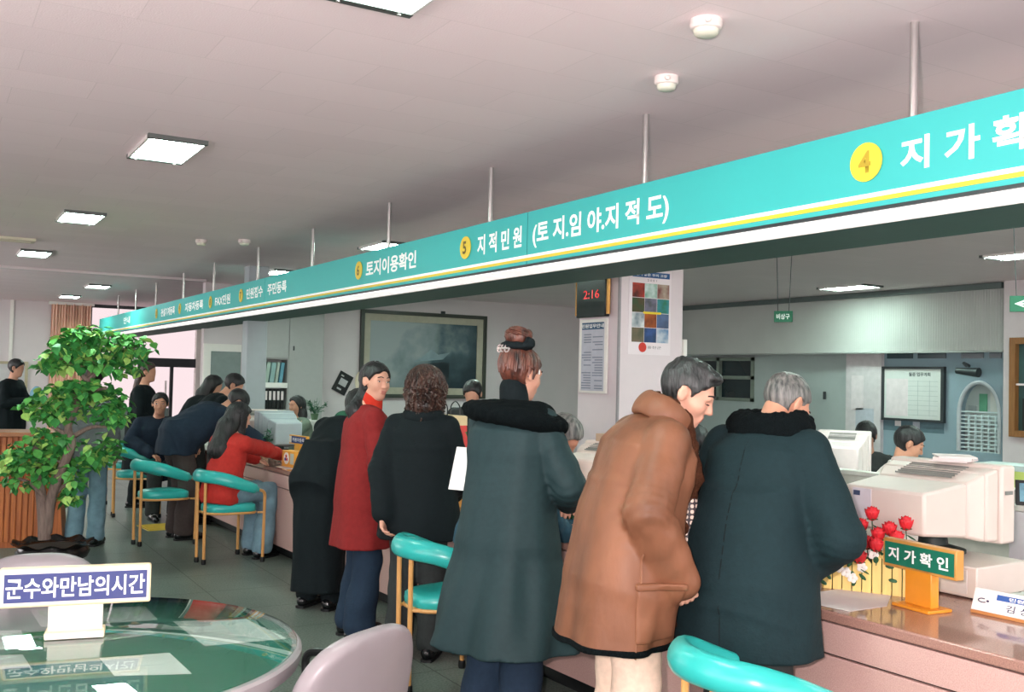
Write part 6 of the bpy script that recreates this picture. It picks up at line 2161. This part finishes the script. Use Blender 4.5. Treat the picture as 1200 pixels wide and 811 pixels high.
def bun_woman():
    p = Person('woman with auburn hair bun in a long grey green coat with black fur collar', (2.27, 3.85), 26, 1.68, 4, head_az=8, pitch=12, h=.008, sw=.158, girth=1.08,
               rarm=((.05, -.275, 1.09), (.28, -.14, 1.0)), larm=((.12, .225, 1.12), (.34, .06, 1.08)), skin_kind='fair')
    k = p.k
    p.top('coat', F_GREYGRN, skirt=[(.385, .26, .318, -.03), (.54, .235, .29, -.02), (.75, .195, .245), (.95, .165, .205), (1.05, .15, .19)], slv=(.084, .080, .068), h=.009, noise=(.0045, 16), fold=(5, .012, .10, .8), seed=6)
    g = p.coat
    g.patch(.0035, lambda X, Y, Z: np.maximum(np.abs(Y) - .004, X) + 0 * Z).build('back_seam', F_BLACK, p.topo)
    c = SDF(p.N - .32, p.N + .32, .008)
    c.ring(p.N + p.Rt @ np.array((.0, 0, -.035)), p.Rt @ rotm('y', .05) @ rotm('x', .12), .135, .185, .056, .02, .8)
    c.ring(p.N + p.Rt @ np.array((.0, 0, .0)), p.Rt, .085, .11, .05, .03, .8)
    c.ell(p.N + p.Rt @ np.array((.0, 0, -.02)), (.16, .19, .05), p.Rt, .03)
    c.noise(.003, 110, 2)
    c.build('fur_collar', F_FUR, p.topo)
    n = SDF(p.N - .16, p.N + .2, .008)
    n.cap(p.N + np.array((0, 0, -.02)), p.Hc + p.Rh @ np.array((-.03, 0, -.075)) * k, .068, .064, .02)
    n.build('turtleneck', F_BLACK, p.root)
    p.trousers(F_NAVY2, (.10, .088, .10)); p.shoes(F_SHOE)
    p.hair(H_RED, 'up', .014, (.003, 120), line=(.066, .066), nape=-.05, extra=[('ell', (-.070, 0, .085), (.045, .05, .04))])
    P = lambda x, y, z: p.Hc + p.Rh @ (np.array((x, y, z)) * k)
    b = SDF(P(-.06, 0, .15) - .12, P(-.06, 0, .15) + .12, .006)
    b.ell(P(-.065, 0, .155), np.array((.055, .062, .046)) * k, p.Rh, .02)
    b.ell(P(-.04, -.03, .18), np.array((.03, .03, .024)) * k, p.Rh, .02)
    b.noise(.005, 90, 5)
    b.build('hair_bun', H_RED, p.root)
    sc = SDF(P(-.06, 0, .12) - .13, P(-.06, 0, .12) + .13, .006)
    sc.ring(P(-.062, 0, .118), p.Rh @ rotm('y', -.15), .050 * k, .060 * k, .019 * k, .01, .9)
    sc.ell(P(-.055, -.085, .135), np.array((.025, .03, .022)) * k, p.Rh @ rotm('x', .5), .015)
    sc.noise(.003, 110, 1)
    sc.build('scrunchie', F_BLACK, p.root)
    random.seed(9)
    st = MB()
    for i in range(90):
        ph = math.radians(random.uniform(75, 285))
        pts = []
        e0, e1 = random.uniform(1.55, 2.1), random.uniform(.15, .5)
        for q in range(6):
            th = e0 + (e1 - e0) * q / 5
            rr = 1.0 + .03 * math.sin(q + i)
            x = -.014 + .109 * rr * math.sin(th) * math.cos(ph) - .03 * (q / 5) ** 2
            y = .089 * rr * math.sin(th) * math.sin(ph) * (1 - .45 * (q / 5) ** 2)
            z = .03 + .098 * rr * math.cos(th) + .02 * (q / 5) ** 2
            pts.append(P(x, y, z))
        st.tube(catmull(pts, 3), .005 + .002 * math.sin(i), 5)
    for i in range(26):
        a = random.uniform(0, 6.28); t = random.uniform(.2, 1.2)
        pts = [P(-.065 + .058 * math.cos(a + q * .5) * math.sin(t + .1 * q), .064 * math.sin(a + q * .5) * math.sin(t + .1 * q), .155 + .05 * math.cos(t + .1 * q)) for q in range(5)]
        st.tube(catmull(pts, 3), .006, 5)
    st.build('hair_strands', H_RED, p.root)
    cl = MB()
    for i in range(3):
        y = (i - 1) * .026 + .012
        cl.tube([P(-.122 - .004 * math.cos(a), y + .011 * math.cos(a), .092 + .017 * math.sin(a)) for a in [q * PI / 6 for q in range(13)]], .0045, 6)
    cl.tube([P(-.124, -.03, .092), P(-.127, .012, .092), P(-.120, .052, .092)], .005, 6)
    cl.build('hair_clip', mat('clip_silver', S(210, 200, 196), .2, metal=.7), p.root)
    MB().tube([P(.03, -.078, .03), P(.04, -.074, .012)], .005, 6).build('hair_pin', M_WHITE, p.root)
    p.face('down')
    e = atd(550, 550, 4.80)
    en = thing('envelope', 'white envelope held by the woman in the long grey green coat', 'envelope', e, math.radians(26))
    MB().hexa([(-.03, -.10, -.10), (-.03, .10, -.10), (-.022, .10, -.10), (-.022, -.10, -.10)], [(.03, -.10, .10), (.03, .10, .10), (.038, .10, .10), (.038, -.10, .10)]).build('paper', mat('envelope_white', S(238, 234, 232), .6), en, 0)
    MB().hexa([(-.0315, -.09, -.09), (-.0315, .09, -.09), (-.030, .09, -.09), (-.030, -.09, -.09)], [(-.0255, -.02, -.07), (-.0255, .02, -.07), (-.024, .02, -.07), (-.024, -.02, -.07)]).build('flap', mat('envelope_fold', S(220, 216, 216), .6), en, 0)
    return p
bun_woman()

def black_jacket_woman():
    p = Person('woman with curly dark brown hair in a black jacket, seen from behind', (2.43, 5.10), 48, 1.58, 3, head_az=52, pitch=12, h=.0075, sw=.165, girth=1.0,
               rarm=((.06, -.225, 1.0), (.22, -.14, .88)), larm=((-.10, .20, 1.03), (-.175, .155, .80)), skin_kind='fair')
    k = p.k
    p.top('jacket', F_BLACK, skirt=[(.655, .185, .235), (.80, .175, .222), (.92, .155, .20), (1.0, .145, .185)], slv=(.08, .074, .062), h=.010, noise=(.003, 20), fold=(4, .006, .02, .4), seed=8, end=.97)
    c = SDF(p.N - .16, p.N + .16, .009)
    c.ring(p.N + np.array((0, 0, .0)), p.Rt @ rotm('y', -.2), .075, .09, .024, .02, 1.6)
    c.build('collar', F_BLACK, p.topo)
    p.trousers(F_CHAR, (.098, .085, .085)); p.shoes(F_SHOE)
    Hc = p.Hc
    R = p.Rh
    W = lambda x, y, z: Hc + R @ np.array((x, y, z)) * k
    p.hair(H_DKBR, 'curly', .022, (.008, 62), line=(.06, .07), ears=False, nape=-.12, h=.007,
           fall=[(W(-.04, 0, .0), .075, W(-.055, 0, -.11), .062), (W(-.03, -.05, -.02), .045, W(-.045, -.065, -.11), .035), (W(-.03, .05, -.02), .045, W(-.045, .065, -.11), .035)])
    p.locks(H_DKBR, 230, (55, 305), .23, .017, .0105, 5, .030)
    return p
black_jacket_woman()

def red_coat_woman():
    p = Person('woman in a long dark red coat turning her face toward the camera', (2.30, 5.60), -8, 1.615, 2, head_az=-76, pitch=3, roll=-4, h=.0065, sw=.165, girth=1.0,
               rarm=((.03, -.235, 1.04), (.24, -.17, .98)), larm=((.05, .23, 1.04), (.26, .15, .98)), skin_kind='fair')
    k = p.k
    p.top('coat', F_RED, skirt=[(.545, .175, .215, -.01), (.75, .165, .20), (.90, .155, .188), (.99, .145, .178)], slv=(.076, .070, .060), h=.009, noise=(.003, 18), fold=(4, .006, .03, 1), seed=3)
    n = SDF(p.N - .17, p.N + .2, .008)
    n.cap(p.N + np.array((.0, 0, -.06)), p.Hc + p.Rh @ np.array((-.012, 0, -.082)) * k, .082, .058, .02)
    n.build('turtleneck', F_REDT, p.root)
    MB().tube([p.Hc + p.Rh @ np.array((.058 * math.cos(a) - .005, .056 * math.sin(a), -.094 - .014 * math.cos(a))) * k for a in [q * PI / 10 for q in range(21)]], .005, 6).build('collar_edge', F_WHITE, p.root)
    p.trousers(F_NAVY2, (.096, .085, .10)); p.shoes(F_SHOE, 1, F_GLINT)
    W = lambda x, y, z: p.Hc + p.Rh @ np.array((x, y, z)) * k
    bk = np.array((-.12, -.02, 0)) + p.N
    p.hair(H_BLACK, 'long', .014, (.002, 120), line=(.064, .060), ears=True, nape=-.05,
           fall=[(W(-.06, -.01, -.02), .055, W(-.06, -.03, -.11), .046), (W(-.06, -.03, -.11), .046, bk + np.array((.03, .03, -.02)), .046), (bk + np.array((.045, 0, -.02)), .045, bk + np.array((.02, 0, -.12)), .028)])
    p.locks(H_BLACK, 46, (110, 250), .16, .003, .006, 3)
    p.face('open')
    return p
red_coat_woman()

def bent_black_person():
    p = Person('person in a long black coat bent low over the counter, left of the red coat', (2.37, 6.45), 38, 1.64, 45, head_az=60, pitch=30, h=.010, sw=.165,
               rarm=((.52, -.25, .84), (.62, -.05, .80)), larm=((.50, .24, .86), (.66, .12, .80)), skin_kind='fair')
    k = p.k
    p.top('coat', F_BLACK, skirt=[(.12, .165, .175), (.50, .16, .17), (.80, .155, .17), (.98, .13, .155)], slv=(.082, .075, .06), h=.011, fold=(4, .006, .03, 2), seed=5)
    p.trousers(F_BLACK); p.shoes(F_SHOE, 0, F_GLINT)
    W = lambda x, y, z: p.Hc + p.Rh @ np.array((x, y, z)) * k
    p.hair(H_BLACK, 'bob', .018, (.002, 110), line=(.06, .06), ears=False, nape=-.11, fall=[(W(-.05, 0, 0), .075, W(-.05, 0, -.09), .07)])
    c = SDF(p.N - .14, p.N + .14, .01)
    c.ring(p.N, p.Rt, .075, .085, .022, .02, 1.4)
    c.build('scarf', fabric('scarf_green', S(46, 96, 74)), p.root)
    return p
bent_black_person()

def red_sweater_woman():
    loc, az = (2.19, 8.32), 28
    P0 = Person.__new__(Person); P0.loc, P0.az = loc, az
    hr, hl = at(336, 536, z=.80), at(330, 531, z=.79)
    r = P0.w2l(hr); l = P0.w2l(hl)
    wr_ = r + np.array((-.05, .02, .02))
    p = Person('seated woman with long black hair in a red sweater and pale jeans', loc, az, 1.62, 14, seat=.49, head_az=10, pitch=18, h=.008, sw=.165, skin_kind='fair',
               rarm=(r * .5 + np.array((-.02, -.12, .50)), wr_), larm=((.25, .20, .88), (.45, .10, .80)),
               legs={'r': ((.40, -.12, .55), (.30, -.15, .09)), 'l': ((.42, .06, .55), (.38, .05, .09))})
    k = p.k
    p.top('sweater', F_REDK, secs=[(-.05, .15, .19), (.06, .145, .178), (.18, .132, .165), (.30, .138, .172), (.39, .13, .168), (.445, .10, .13), (.485, .068, .08)], slv=(.074, .068, .050), h=.010, noise=(.003, 24), seed=7, crs=.003)
    p.trousers(F_JEAN, (.095, .078, .092)); p.shoes(F_SHOE)
    N = p.N
    W = lambda x, y, z: p.Hc + p.Rh @ np.array((x, y, z)) * k
    p.locks(H_BLACK, 120, (70, 290), .34, .004, .007, 6, .016)
    p.hair(H_BLACK, 'long', .016, (.003, 90), line=(.062, .062), ears=False, nape=-.10,
           fall=[(W(-.04, 0, 0), .085, W(-.08, 0, -.12), .085), (W(-.08, 0, -.12), .085, N + np.array((-.13, .02, -.12)), .085), (N + np.array((-.13, .06, -.10)), .06, N + np.array((-.14, .10, -.30)), .025), (N + np.array((-.13, -.03, -.10)), .055, N + np.array((-.14, -.05, -.24)), .02)])
    return p
red_sweater_woman()

def bent_navy_man():
    p = Person('person in a navy jacket and brown grey trousers leaning far over the counter', (2.16, 9.60), 8, 1.72, 60, head_az=0, pitch=55, h=.010, sw=.18, girth=1.08, skin_kind='dim',
               rarm=((.60, -.24, .90), (.74, -.06, .81)), larm=((.60, .22, .92), (.76, .10, .82)))
    p.top('jacket', F_NAVY, skirt=[(.78, .175, .205), (.90, .165, .195), (.96, .15, .18)], secs=[(.0, .165, .20), (.15, .16, .20), (.30, .16, .21), (.39, .145, .20), (.445, .115, .155), (.49, .075, .095)], slv=(.085, .078, .06), h=.011, seed=9)
    p.trousers(F_BROWNT, (.105, .09, .09)); p.shoes(F_SHOE)
    p.hair(H_BLACK, 'short', .016, (.002, 110), nape=-.06)
    return p
bent_navy_man()

def seated_facing_man():
    p = Person('seated man in a navy jacket whose face is turned to the camera', (2.22, 11.18), -88, 1.68, 6, seat=.47, head_az=-104, pitch=4, h=.009, sw=.19, girth=1.15, skin_kind='warm',
               rarm=((.06, -.28, .80), (.28, -.12, .68)), larm=((.06, .28, .80), (.28, .10, .70)))
    p.top('jacket', F_NAVY, slv=(.085, .078, .062), h=.011, seed=3)
    p.trousers(F_CHAR); p.shoes(F_SHOE, 0, F_GLINT)
    p.hair(H_BLACK, 'short', .013, (.002, 120), line=(.070, .066), nape=-.06)
    p.face('open')
seated_facing_man()

def standing_profile_woman():
    p = Person('standing woman in black with brown hair tied low, in profile by the entrance', (2.20, 12.0), -25, 1.63, 2, head_az=-28, pitch=4, h=.0095, sw=.165, skin_kind='warm',
               rarm=((.03, -.23, 1.04), (.2, -.15, .95)), larm=((.03, .23, 1.04), (.2, .15, .95)))
    k = p.k
    p.top('coat', F_BLACK, skirt=[(.40, .19, .22), (.70, .17, .20), (.90, .155, .188), (1.0, .145, .178)], h=.012, seed=2)
    p.trousers(F_BLACK); p.shoes(F_SHOE)
    W = lambda x, y, z: p.Hc + p.Rh @ np.array((x, y, z)) * k
    p.hair(H_DKBR, 'tail', .014, (.002, 110), line=(.064, .06), nape=-.06, fall=[(W(-.08, 0, -.02), .055, W(-.11, 0, -.24), .05)])
standing_profile_woman()

def long_hair_woman():
    p = Person('woman with long black hair in dark clothes bending at the far counter', (2.44, 11.0), 0, 1.60, 30, head_az=-12, pitch=22, h=.010, sw=.165, skin_kind='dim',
               rarm=((.28, -.24, .98), (.44, -.12, .80)), larm=((.28, .24, .98), (.44, .12, .80)))
    k = p.k
    p.top('jacket', F_BLACK, h=.012, seed=4)
    p.trousers(F_CHAR); p.shoes(F_SHOE)
    W = lambda x, y, z: p.Hc + p.Rh @ np.array((x, y, z)) * k
    p.hair(H_BLACK, 'long', .017, (.003, 90), line=(.062, .06), ears=False, nape=-.1, fall=[(W(-.04, 0, 0), .08, W(-.07, 0, -.14), .08), (W(-.06, 0, -.14), .08, W(-.02, 0, -.32), .07)])
long_hair_woman()

def far_left_person():
    p = Person('person in black at the far left holding a pale blue bundle', (1.02, 14.4), -35, 1.64, 4, head_az=-30, pitch=10, h=.011, sw=.175, skin_kind='dim', girth=1.1,
               rarm=((.08, -.25, 1.08), (.28, -.10, 1.12)), larm=((.08, .25, 1.08), (.28, .10, 1.12)))
    p.top('coat', F_BLACK, skirt=[(.60, .19, .23), (.85, .17, .21), (1.0, .15, .19)], h=.013, seed=4)
    p.trousers(F_BLACK); p.shoes(F_SHOE)
    p.hair(H_BLACK, 'short', .015, None, nape=-.07)
    b = SDF((.24, -.16, 1.03), (.50, .16, 1.36), .012)
    b.ell((.36, 0, 1.19), (.075, .10, .11), None, .02).noise(.008, 40, 2)
    o = b.build('bundle', fabric('cloth_pale_blue', S(120, 164, 184)), None)
    o.matrix_world = Matrix.Translation((1.02, 14.4, 0)) @ Matrix.Rotation(math.radians(-35), 4, 'Z')
    tag(o, 'pale blue cloth bundle held by the person in black at far left', 'bundle')
far_left_person()

def jeans_person():
    p = Person('person in a grey jacket and pale jeans standing behind the potted tree', (1.32, 9.55), 62, 1.60, 3, head_az=70, pitch=8, h=.010, sw=.17, skin_kind='dim')
    p.top('jacket', F_GREYJ, skirt=[(.74, .175, .215), (.88, .16, .20), (1.0, .15, .19)], h=.012, seed=4)
    p.trousers(F_JEAN, (.09, .075, .08)); p.shoes(F_SHOE)
    p.hair(H_BLACK, 'short', .018, (.002, 100), ears=False, nape=-.08)
jeans_person()

def office_chair_dark(lab, loc, rz):
    global M_SHELL
    keep = M_SHELL
    M_SHELL = mat('chair_dark', S(34, 52, 56), .6)
    n = len(bpy.data.objects)
    grey_chair(lab, loc, rz)
    for o in bpy.data.objects:
        if o.get('label') == lab:
            o['group'] = 'dark clerk chairs behind the counter'
    M_SHELL = keep

def clerk(label, loc, az, top_m, hairm, H=1.64, lean=6, seat=.46, head_az=None, pitch=8, h=.011, style='short', face=False, sk='dim', arms=True, chair=None, skirt=None, girth=1.0):
    zz = (.30 if lean < 20 else .38)
    kw = {}
    if seat is not None:
        kw = dict(rarm=((.16, -.25, .84), (.38, -.12, .775)), larm=((.16, .25, .84), (.38, .12, .775)))
    p = Person(label, loc, az, H, lean, seat=seat, head_az=head_az, pitch=pitch, h=h, sw=.17, skin_kind=sk, girth=girth, **kw)
    p.top('jacket', top_m, h=.013, seed=5)
    p.trousers(F_CHAR, h=.014); p.shoes(F_SHOE)
    k = p.k
    W = lambda x, y, z: p.Hc + p.Rh @ np.array((x, y, z)) * k
    if style == 'short':
        p.hair(hairm, 'short', .015, (.002, 110), nape=-.06)
    else:
        p.hair(hairm, 'long', .016, (.003, 90), line=(.06, .06), ears=False, nape=-.1, fall=[(W(-.05, 0, 0), .075, W(-.06, 0, -.13), .075), (W(-.05, -.05, -.1), .05, W(.0, -.08, -.28), .035), (W(-.05, .05, -.1), .05, W(.0, .08, -.28), .035)])
    if face:
        p.face('open')
    if chair:
        office_chair_dark(chair, (loc[0] - .04 * math.cos(math.radians(az)), loc[1] - .04 * math.sin(math.radians(az)), 0), math.radians(az))
    return p
clerk('long haired woman clerk in a grey green jacket sitting behind the far counter', (3.98, 11.75), 182, F_OLIVE, H_BLACK, 1.62, 4, .46, 195, 6, .0085, 'long', True, 'warm', chair='dark clerk chair of the long haired woman')
clerk('dark haired man leaning on the counter beyond the bent navy jacket, looking right', (2.46, 10.50), 0, F_BLACK, H_BLACK, 1.68, 38, None, -25, 30, .010)
clerk('clerk whose black hair shows between the curly haired and the bun woman', (4.24, 7.85), -120, F_CHAR, H_BLACK, 1.60, 26, None, -130, 25, .010, girth=.95)
clerk('clerk almost hidden behind the rounded white monitor, only black hair showing', (6.72, 5.62), -150, F_CHAR, H_BLACK, 1.62, 10, .46, -150, 25, .011, chair='dark clerk chair behind the rounded white monitor')
def shirt_clerk():
    p = clerk('clerk in a white shirt with thick black hair bowed over papers', (5.86, 4.72), -38, F_WHITE, H_BLACK, 1.66, 12, .46, -46, 26, .0085, 'short', False, 'warm', chair='dark clerk chair of the clerk in the white shirt')
    p.face('down')
    c = SDF(p.N - .12, p.N + .12, .008)
    c.ring(p.N + np.array((.0, 0, .01)), p.Rt @ rotm('y', -.2), .066, .072, .012, .02, 1.8, .4)
    c.build('shirt_collar', F_WHITE, p.topo)
shirt_clerk()
clerk('seated clerk in dark clothes behind the counter between brown coat and black coat', (4.05, 4.65), 60, F_BLACK, H_BLACK, 1.66, 6, .46, 60, 6, .011, chair='dark clerk chair between the two standing men')

def denim_person():
    p = Person('grey haired person in a blue denim jacket bent down, half hidden by the long coat', (2.50, 4.36), -28, 1.50, 36, head_az=-35, pitch=48, h=.009, sw=.165, skin_kind='tan', girth=1.0,
               rarm=((.22, -.24, .92), (.34, -.10, .80)), larm=((.22, .22, .95), (.38, .10, .80)))
    p.top('jacket', F_JEAND, skirt=[(.66, .16, .20), (.80, .155, .195), (.92, .14, .18)], slv=(.075, .07, .058), h=.010, seed=4)
    p.trousers(F_BLACK, (.095, .085, .085)); p.shoes(F_SHOE, 0, F_GLINT)
    p.hair(H_GREY, 'short', .014, (.002, 100), nape=-.08)
denim_person()
